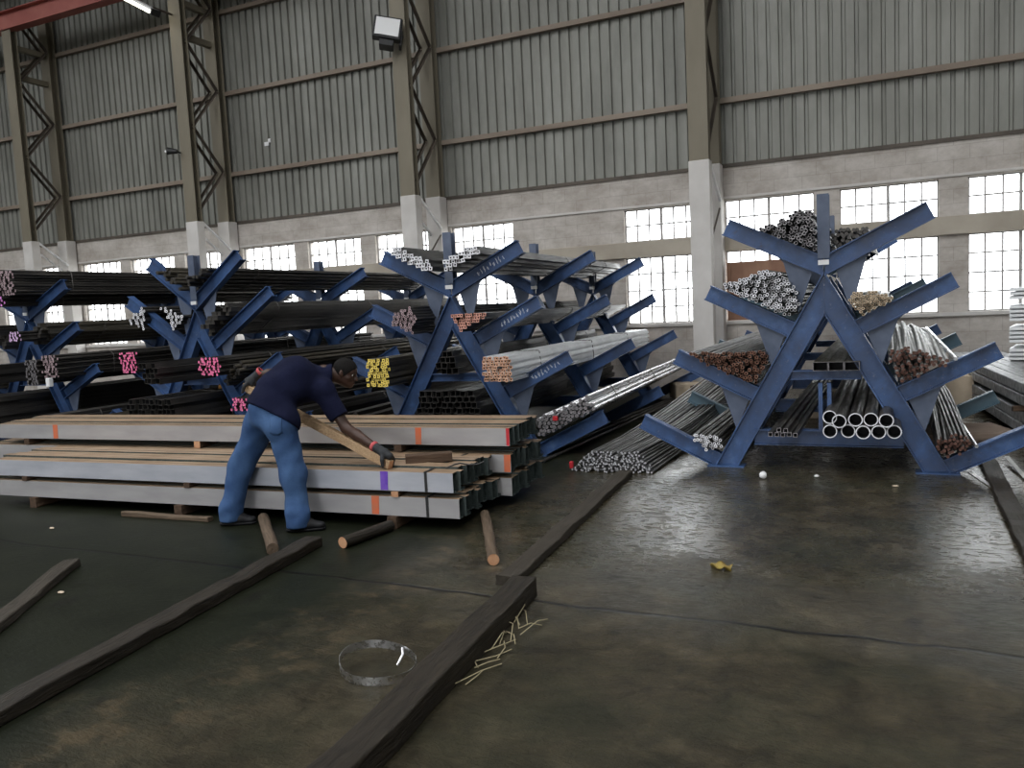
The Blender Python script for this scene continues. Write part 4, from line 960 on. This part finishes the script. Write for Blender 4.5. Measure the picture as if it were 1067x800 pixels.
#PERSON_BEGIN
# ------------------------------------------------------------------ the worker (one implicit surface for the body, clothes as shells)
class Field:
    def __init__(s, lo, hi, h):
        s.lo = np.array(lo, float); s.h = h
        s.n = np.ceil((np.array(hi) - s.lo) / h).astype(int) + 1
        s.d = np.full(s.n, 1.0, np.float32)
    def sub(s, lo, hi):
        a = np.clip(np.floor((np.array(lo) - s.lo) / s.h).astype(int), 0, s.n); b = np.clip(np.ceil((np.array(hi) - s.lo) / s.h).astype(int) + 1, 0, s.n)
        sl = tuple(slice(a[i], b[i]) for i in range(3))
        g = np.meshgrid(*[s.lo[i] + s.h * np.arange(a[i], b[i]) for i in range(3)], indexing='ij')
        return sl, g
    def join(s, sl, f, k):
        o = s.d[sl]
        if k <= 0: s.d[sl] = np.minimum(o, f); return
        hh = np.maximum(k - np.abs(o - f), 0) / k
        s.d[sl] = np.minimum(o, f) - hh * hh * k * .25
    def cone(s, a, b, ra, rb, k=.03, flat=None):
        a = np.array(a, float); b = np.array(b, float); m = max(ra, rb) + k + .03
        sl, (X, Y, Z) = s.sub(np.minimum(a, b) - m, np.maximum(a, b) + m)
        if 0 in X.shape: return
        ba = b - a; L2 = max(ba @ ba, 1e-9)
        t = np.clip(((X - a[0]) * ba[0] + (Y - a[1]) * ba[1] + (Z - a[2]) * ba[2]) / L2, 0, 1)
        dx = X - a[0] - t * ba[0]; dy = Y - a[1] - t * ba[1]; dz = Z - a[2] - t * ba[2]
        if flat is not None:
            n, sc = flat; n = np.array(n, float); n /= np.linalg.norm(n)
            q = dx * n[0] + dy * n[1] + dz * n[2]
            dd = np.sqrt(np.maximum(dx * dx + dy * dy + dz * dz - q * q + (q / sc) ** 2, 0))
            f = (dd - (ra + (rb - ra) * t)) * (.5 + .5 * sc)
        else: f = np.sqrt(dx * dx + dy * dy + dz * dz) - (ra + (rb - ra) * t)
        s.join(sl, f.astype(np.float32), k)
    def ell(s, c, ax, rad, k=.02, cut=False):
        c = np.array(c, float); m = max(rad) + k + .03
        sl, (X, Y, Z) = s.sub(c - m, c + m)
        if 0 in X.shape: return
        P = [(X - c[0]) * a[0] + (Y - c[1]) * a[1] + (Z - c[2]) * a[2] for a in ax]
        k0 = np.sqrt(sum((p / r) ** 2 for p, r in zip(P, rad))); k1 = np.sqrt(sum((p / r ** 2) ** 2 for p, r in zip(P, rad))) + 1e-9
        f = (k0 * (k0 - 1) / k1).astype(np.float32)
        if cut: s.d[sl] = np.maximum(s.d[sl], -f)
        else: s.join(sl, f, k)
    def grid(s): return np.meshgrid(*[s.lo[i] + s.h * np.arange(s.n[i]) for i in range(3)], indexing='ij')
    def clip(s, p, n, region=None):
        """keep the side the normal points away from"""
        X, Y, Z = s.grid(); n = np.array(n, float); n /= np.linalg.norm(n)
        f = (X - p[0]) * n[0] + (Y - p[1]) * n[1] + (Z - p[2]) * n[2]
        if region is not None:
            c, r = region; f = np.where((X - c[0]) ** 2 + (Y - c[1]) ** 2 + (Z - c[2]) ** 2 < r * r, f, -1)
        s.d = np.maximum(s.d, f.astype(np.float32))
    def wrinkle(s, amp, fr, seed=0):
        X, Y, Z = s.grid(); r = np.random.RandomState(seed); f = 0
        for i in range(5):
            v = r.normal(size=3); v /= np.linalg.norm(v); v *= fr * (1 + .5 * i); f = f + np.sin(X * v[0] + Y * v[1] + Z * v[2] + r.rand() * 6 + 1.5 * np.sin(Z * fr * .5 + i)) / (1 + .4 * i)
        s.d = s.d + (amp * f).astype(np.float32)
    def build(s, name, mats, parent=None, it=2):
        d = s.d; n = np.array(d.shape)
        ins = d < 0
        c = [ins[i:n[0] - 1 + i, j:n[1] - 1 + j, k:n[2] - 1 + k] for i in (0, 1) for j in (0, 1) for k in (0, 1)]
        sm = sum(x.astype(np.int8) for x in c); act = (sm > 0) & (sm < 8)
        idx = -np.ones(act.shape, int); ii = np.argwhere(act); idx[act] = np.arange(len(ii))
        acc = np.zeros((len(ii), 3)); w = np.zeros(len(ii))
        offs = [(i, j, k) for i in (0, 1) for j in (0, 1) for k in (0, 1)]
        for a in range(8):
            for b in range(a + 1, 8):
                oa, ob = np.array(offs[a]), np.array(offs[b])
                if np.abs(oa - ob).sum() != 1: continue
                da = d[tuple((ii + oa).T)]; db = d[tuple((ii + ob).T)]
                cr = (da < 0) != (db < 0); t = np.where(cr, da / np.where(cr, da - db, 1), 0)[:, None]
                acc += np.where(cr[:, None], oa + (ob - oa) * t, 0); w += cr
        V = s.lo + s.h * (ii + acc / w[:, None])
        F = []
        for ax in range(3):
            o1 = np.zeros(3, int); o1[ax] = 1; u, v = [(1, 2), (2, 0), (0, 1)][ax]
            sl0 = [slice(1, n[i] - 1) for i in range(3)]; sl0[ax] = slice(0, n[ax] - 1)
            sl1 = list(sl0); sl1[ax] = slice(1, n[ax])
            A = ins[tuple(sl0)]; B = ins[tuple(sl1)]; base = np.array([q.start for q in sl0])
            E = np.argwhere(A != B); fl = A[tuple(E.T)]; E = E + base
            eu = np.zeros(3, int); eu[u] = 1; ev = np.zeros(3, int); ev[v] = 1
            q = np.stack([idx[tuple((E - eu - ev).T)], idx[tuple((E - ev).T)], idx[tuple(E.T)], idx[tuple((E - eu).T)]], 1)
            q = np.where(fl[:, None], q, q[:, ::-1]); F.append(q)
        F = np.concatenate(F); F = F[(F >= 0).all(1)]
        # a little Laplacian smoothing
        for _ in range(it):
            S = np.zeros_like(V); C = np.zeros(len(V))
            for a in range(4):
                for b in ((a + 1) % 4, (a + 3) % 4): np.add.at(S, F[:, a], V[F[:, b]]); np.add.at(C, F[:, a], 1)
            V = V + .5 * (S / np.maximum(C, 1)[:, None] - V)
        me = bpy.data.meshes.new(name); me.from_pydata(V.tolist(), [], F.tolist())
        for m in (mats if isinstance(mats, list) else [mats]): me.materials.append(m)
        me.polygons.foreach_set('use_smooth', [True] * len(me.polygons)); me.update()
        o = bpy.data.objects.new(name, me); COL.objects.link(o)
        if parent is not None: o.parent = parent
        return o
A_ = lambda *v: np.array(v, float)
nrm = lambda v: v / np.linalg.norm(v)
pel = A_(-4.37, 4.90, .90); sp1 = A_(-4.35, 4.99, 1.03); sp2 = A_(-4.29, 5.13, 1.125); nk = A_(-4.16, 5.33, 1.155)
lsh = A_(-4.425, 5.26, 1.165); rsh = A_(-4.085, 5.20, 1.03)
lhip = A_(-4.475, 4.94, .845); rhip = A_(-4.245, 4.86, .815)
lkn = A_(-4.70, 4.89, .455); rkn = A_(-4.145, 4.845, .425); lan = A_(-4.765, 4.81, .10); ran = A_(-4.085, 4.80, .10)
rel = A_(-3.90, 5.22, .725); rwr = A_(-3.68, 5.165, .585); lel = A_(-4.755, 5.42, 1.145); lwr = A_(-4.985, 5.40, 1.125)
st0 = A_(-3.45, 5.14, .462); st1 = A_(-5.03, 5.36, 1.045); sa = nrm(st1 - st0)
hf = nrm(A_(.90, .22, -.36)); hs = nrm(np.cross(A_(0, 0, 1), hf)); hu = np.cross(hf, hs)   # face forward, left, up
hc = A_(-4.02, 5.43, 1.145)
def stick_at(x): t = (x - st0[0]) / (st1[0] - st0[0]); return st0 + (st1 - st0) * t
sn = nrm(A_(0, 0, 1) - sa * sa[2]); sb = np.cross(sa, sn)                                   # up and sideways of the stick
def hand(Fd, wr, px, sgn, inflate=0.0, h=.0, fdir=1):
    """palm on top of the stick, four fingers over one side and under, thumb on the other"""
    c = stick_at(px); palm = c + sn * .062
    a_in = -sa if sgn > 0 else sa
    ax = sa
    Fd.cone(wr, palm - (palm - wr) * .25, .027 + inflate, .030 + inflate, .02)
    Fd.cone(palm - ax * .030, palm + ax * .030, .021 + inflate, .021 + inflate, .02)
    Fd.cone(palm - (palm - wr) * .35, palm, .026 + inflate, .022 + inflate, .02, flat=(sn, .7))
    side = sb * fdir
    for i, (o, L) in enumerate(((-.034, .88), (-.0115, 1.0), (.0115, .95), (.034, .78))):
        r = .0092 + inflate * .7
        q0 = palm + ax * o + side * .012 + sn * .002
        q1 = c + ax * o * 1.05 + side * (.052 * (.5 + .5 * L)) + sn * .030
        q2 = c + ax * o * 1.05 + side * .050 * (.6 + .4 * L) - sn * .016
        q3 = c + ax * o * 1.0 + side * .018 - sn * (.040 * L)
        Fd.cone(q0, q1, r * 1.12, r * 1.02, .006); Fd.cone(q1, q2, r, r * .93, .004); Fd.cone(q2, q3, r * .93, r * .82, .004)
    t0 = palm - (palm - wr) * .30 - side * .016; t1 = c - side * .050 + sn * .028 + (palm - wr) * .05; t2 = c - side * .047 - sn * .012 + (palm - wr) * .22
    Fd.cone(t0, t1, .0135 + inflate * .7, .0115 + inflate * .7, .008); Fd.cone(t1, t2, .0112 + inflate * .7, .0092 + inflate * .7, .004)
RPX, LPX = -3.505, -4.985
RP = stick_at(RPX) + sn * .062; LP = stick_at(LPX) + sn * .062
rwr = RP + nrm(rel - RP) * .105; lwr = LP + nrm(lel - LP + A_(0, 0, .12)) * .095

person = empty('person', (0, 0, 0), 0, label='worker in navy t-shirt and blue jeans bending over the channel pile with a long timber', cat='person')
Bf = Field((-5.2, 4.6, -.02), (-3.35, 5.7, 1.36), .0075)
Bf.cone(pel, sp1, .135, .125, .05); Bf.cone(sp1, sp2, .125, .135, .05); Bf.cone(sp2, (lsh + rsh) / 2, .135, .11, .05)
Bf.cone(lsh, rsh, .062, .062, .06); Bf.cone((lsh + rsh) / 2, nk, .085, .062, .05); Bf.cone(nk, hc - hf * .03 - hu * .05, .060, .056, .03)
for s_, sh, el, wr in ((1, rsh, rel, rwr), (-1, lsh, lel, lwr)):
    Bf.cone(sh, el, .055, .043, .04); Bf.cone(el, el + (wr - el) * .35, .043, .042, .02); Bf.cone(el + (wr - el) * .35, wr, .042, .027, .02)
hand(Bf, rwr, RPX, 1, 0, fdir=1); hand(Bf, lwr, LPX, -1, 0, fdir=1)
for hp_, kn, an in ((lhip, lkn, lan), (rhip, rkn, ran)):
    Bf.cone(pel, hp_, .125, .115, .05); Bf.cone(hp_, kn, .092, .058, .04); Bf.cone(kn, kn + (an - kn) * .35, .055, .056, .03); Bf.cone(kn + (an - kn) * .35, an, .056, .038, .03)
    Bf.cone(an - A_(0, 0, .01), an + A_(.11, .045, -.062), .034, .018, .02)
# head
AX = (hf, hs, hu)
Bf.ell(hc - hf * .012 + hu * .022, AX, (.098, .074, .090), .02)
Bf.ell(hc + hf * .022 - hu * .052, AX, (.066, .056, .062), .03)
Bf.ell(hc + hf * .055 - hu * .088, AX, (.030, .030, .022), .025)          # chin
Bf.cone(hc + hf * .083 + hu * .012, hc + hf * .106 - hu * .026, .008, .0135, .012)   # nose
for s_ in (1, -1):
    Bf.ell(hc + hf * .098 - hu * .028 + hs * (.013 * s_), AX, (.010, .009, .008), .006)
    Bf.cone(hc + hf * .078 + hu * .026 + hs * (.012 * s_), hc + hf * .066 + hu * .026 + hs * (.046 * s_), .009, .008, .012)   # brow
    Bf.ell(hc + hf * .084 + hu * .006 + hs * (.031 * s_), AX, (.014, .016, .010), cut=True)
    Bf.ell(hc + hf * .052 - hu * .022 + hs * (.045 * s_), AX, (.022, .016, .018), .02)      # cheek
    Bf.ell(hc - hf * .010 - hu * .004 + hs * (.076 * s_), (nrm(hf - hs * s_ * .4), nrm(hs * s_ + hf * .4), hu), (.019, .008, .031), .008)   # ear
    Bf.ell(hc - hf * .004 - hu * .000 + hs * (.086 * s_), AX, (.009, .007, .016), cut=True)
Bf.cone(hc + hf * .085 - hu * .053 + hs * .018, hc + hf * .085 - hu * .053 - hs * .018, .0075, .0075, .008)
Bf.cone(hc + hf * .083 - hu * .066 + hs * .016, hc + hf * .083 - hu * .066 - hs * .016, .008, .008, .008)
body = Bf.build('body', M['skin'], person)
for s_ in (1, -1):
    e = hc + hf * .067 + hu * .006 + hs * (.031 * s_)
    b = MB(); 
    o = ball('eye', tuple(e), .0105, M['eye'], None, None); o.parent = person
    o2 = ball('pupil', tuple(e + hf * .0075), .0062, M['pupil'], None, None); o2.parent = person
# hair: a thin cap
Hf = Field(hc - .16, hc + .16, .005)
Hf.ell(hc - hf * .014 + hu * .024, AX, (.103, .079, .094), 0)
X, Y, Z = Hf.grid(); lf = (X - hc[0]) * hf[0] + (Y - hc[1]) * hf[1] + (Z - hc[2]) * hf[2]; lu = (X - hc[0]) * hu[0] + (Y - hc[1]) * hu[1] + (Z - hc[2]) * hu[2]
Hf.d = np.maximum(Hf.d, np.maximum((lf * .9 - .045 - lu * .35), (-.045 - lu + np.maximum(lf, 0) * 1.4)).astype(np.float32))
Hf.build('hair', M['hair'], person)
# shirt
Sf = Field((-5.0, 4.65, .65), (-3.6, 5.65, 1.4), .0085)
hem = pel + A_(-.02, -.03, -.01)
Sf.cone(pel - (sp1 - pel) * .9, sp1, .168, .166, .05); Sf.cone(sp1, sp2, .165, .168, .06); Sf.cone(sp2, (lsh + rsh) / 2, .168, .135, .06)
Sf.cone(pel, lhip, .172, .158, .05); Sf.cone(pel, rhip, .172, .158, .05); Sf.cone(lsh, rsh, .085, .085, .07); Sf.cone((lsh + rsh) / 2, nk + (hc - nk) * .3, .108, .074, .05)
Sf.ell(sp2 + A_(.02, .0, -.07), (A_(1, 0, 0), A_(0, 1, 0), A_(0, 0, 1)), (.15, .17, .13), .06)     # loose front hanging down
for sh, el in ((rsh, rel), (lsh, lel)):
    Sf.cone(sh, sh + (el - sh) * .80, .082, .078, .05)
Sf.wrinkle(.0030, 17, 3)
sd_ = nrm(sp1 - pel)
hn = nrm(sd_ + A_(.16, -.02, .0)); hp0 = pel - sd_ * .035
Sf.clip(hp0, -hn, (pel - sd_ * .15, .48))
for sh, el in ((rsh, rel), (lsh, lel)):
    dd = nrm(el - sh); p = sh + (el - sh) * .72; Sf.clip(p, dd, (sh + (el - sh) * .95, .17))
dn = nrm(hc - nk); Sf.clip(nk + dn * .065, dn, (hc, .17))
Sf.build('shirt', M['navy'], person)
# jeans
Jf = Field((-5.0, 4.6, .02), (-3.85, 5.2, 1.15), .0085)
Jf.cone(pel, pel + sd_ * .07, .150, .145, .04)
for hp_, kn, an in ((lhip, lkn, lan), (rhip, rkn, ran)):
    Jf.cone(pel, hp_, .145, .132, .05); Jf.cone(hp_, kn, .118, .095, .05); Jf.cone(kn, an + A_(0, 0, .0), .093, .080, .04); Jf.cone(an + A_(0, 0, .03), an - A_(0, 0, .050), .086, .090, .03)
Jf.wrinkle(.0045, 22, 8)
Jf.clip(hp0 + hn * .03, hn); Jf.clip((0, 0, .032), (0, 0, -1))
jo = Jf.build('jeans', M['denim'], person)
# belt line and a back pocket, laid on the cloth by casting rays onto it
from mathutils.bvhtree import BVHTree
bv = BVHTree.FromPolygons([v.co.copy() for v in jo.data.vertices], [tuple(q_.vertices) for q_ in jo.data.polygons])
pc = Vector(rhip + A_(.02, -.02, .002)); V = []; F = []
for i in range(9):
    for j in range(9):
        u_ = (i / 8 - .5) * .135; v_ = (j / 8 - .5) * .15 * (1 if abs(i - 4) < 3 or j > 1 else .86)
        src = Vector((pc.x + u_ * .88 + .25, pc.y - u_ * .3 - .6, pc.z + v_)); d_ = Vector((-.25, .6, 0)).normalized()
        h_, n_, _, _ = bv.ray_cast(src, d_)
        V.append((h_ + n_ * .004) if h_ else Vector((pc.x, pc.y, pc.z + v_)))
for i in range(8):
    for j in range(8): F.append((i * 9 + j, (i + 1) * 9 + j, (i + 1) * 9 + j + 1, i * 9 + j + 1))
b = MB(); b.add(V, F, 0, True); pk = b.build('pocket', M['denim'], jo, recalc=False); sf = pk.modifiers.new('s', 'SOLIDIFY'); sf.thickness = .004
# shoes with soles
for an, dr in ((lan, A_(.93, .36, 0)), (ran, A_(.90, .42, 0))):
    dr = nrm(dr); sd2 = A_(-dr[1], dr[0], 0); f0 = A_(an[0], an[1], 0)
    Sh = Field(f0 - A_(.30, .30, .01), f0 + A_(.36, .36, .2), .006)
    Sh.cone(f0 - dr * .05 + A_(0, 0, .055), f0 + dr * .07 + A_(0, 0, .050), .046, .046, .03); Sh.cone(f0 + dr * .07 + A_(0, 0, .045), f0 + dr * .165 + A_(0, 0, .036), .048, .036, .03, flat=((0, 0, 1), .8))
    Sh.cone(f0 + A_(0, 0, .06), f0 + A_(0, 0, .13), .052, .05, .03)
    Sh.clip((0, 0, .018), (0, 0, -1)); so_ = Sh.build('shoe', M['shoe'], person)
    S2 = Field(f0 - A_(.30, .30, .01), f0 + A_(.36, .36, .1), .006)
    S2.cone(f0 - dr * .05 + A_(0, 0, .02), f0 + dr * .07 + A_(0, 0, .02), .049, .050, .02); S2.cone(f0 + dr * .07 + A_(0, 0, .02), f0 + dr * .165 + A_(0, 0, .02), .051, .040, .02)
    S2.clip((0, 0, .002), (0, 0, -1)); S2.clip((0, 0, .022), (0, 0, 1)); S2.build('sole', M['shoe'], so_)
# gloves with red cuffs
for wr, px, sgn, el in ((rwr, RPX, 1, rel), (lwr, LPX, -1, lel)):
    c = stick_at(px); Gf = Field(np.minimum(wr, c) - .13, np.maximum(wr, c) + .13, .0045)
    hand(Gf, wr, px, sgn, .007, fdir=1); dd = nrm(wr - (c + sn * .062)); Gf.cone(wr, wr + dd * .035, .034, .037, .01)
    Gf.clip(wr + dd * .035, dd, (wr + dd * .05, .08)); go = Gf.build('glove', M['glove'], person)
    b = MB(); u_ = Vector(dd).cross(Vector((0, 0, 1))).normalized(); v_ = u_.cross(Vector(dd)); V = []; F = []; n = 18
    for i, (t_, rr_) in enumerate(((.018, .0375), (.030, .0405), (.046, .040), (.046, .035), (.018, .033))):
        for k in range(n): V.append(Vector(wr + dd * t_) + (u_ * math.cos(2 * PI * k / n) + v_ * math.sin(2 * PI * k / n)) * rr_)
    for i in range(5):
        for k in range(n): F.append((i * n + k, i * n + (k + 1) % n, ((i + 1) % 5) * n + (k + 1) % n, ((i + 1) % 5) * n + k))
    b.add(V, F, 0, True); b.build('cuff', M['cuff'], go)
# the long timber in his hands
def held_timber():
    mb = MB(); n = 14; L = float(np.linalg.norm(st1 - st0)); rr = random.Random(8); V = []; F = []
    for i in range(n + 1):
        c = st0 + sa * (L * i / n)
        for a, b_ in ((-1, -1), (1, -1), (1, 1), (-1, 1)):
            V.append(tuple(c + sb * (a * .026 + rr.uniform(-.003, .003)) + sn * (b_ * .036 + rr.uniform(-.004, .004))))
    for i in range(n):
        for k in range(4): F.append((i * 4 + k, i * 4 + (k + 1) % 4, (i + 1) * 4 + (k + 1) % 4, (i + 1) * 4 + k))
    mb.add(V, F, 0); mb.add(V[:4], [(3, 2, 1, 0)], 1); mb.add(V[-4:], [(0, 1, 2, 3)], 1)
    return mb
tag(held_timber().build('timber_pole', [M['wood_pale'], M['wood_end']], bevel=.006), 'long pale rough timber held slanting in the worker\'s gloved hands', 'timber')
#PERSON_END
# ------------------------------------------------------------------ light
w = bpy.data.worlds.new('overcast_sky'); scene.world = w; w.use_nodes = True
nt = w.node_tree; bg = nt.nodes['Background']
bg.inputs['Color'].default_value = (0.96, 0.98, 1.0, 1); bg.inputs['Strength'].default_value = 4.6
def portal(name, loc, rot, sx, sy):
    l = bpy.data.lights.new(name, 'AREA'); l.shape = 'RECTANGLE'; l.size = sx; l.size_y = sy
    l.cycles.is_portal = True
    o = bpy.data.objects.new(name, l); COL.objects.link(o); o.location = loc; o.rotation_euler = rot
portal('window_portal', ((XL + 8) / 2, D + .3, 2.2), (R(-90), 0, 0), 32, 2.3)
portal('door_portal', ((DOOR[0] + DOOR[1]) / 2, YF - .25, DOOR[2] / 2), (R(90), 0, 0), DOOR[1] - DOOR[0], DOOR[2])
for a, b in SKY: portal('skylight_portal', ((a + b) / 2, sum(SY) / 2, ZR + .2), (0, 0, 0), b - a, SY[1] - SY[0])

scene.view_settings.view_transform = 'Standard'; scene.view_settings.look = 'None'
scene.view_settings.gamma = 1.0; scene.view_settings.use_curve_mapping = False
scene.view_settings.exposure = 0.74
scene.cycles.use_denoising = True
scene.cycles.sample_clamp_indirect = 6.0
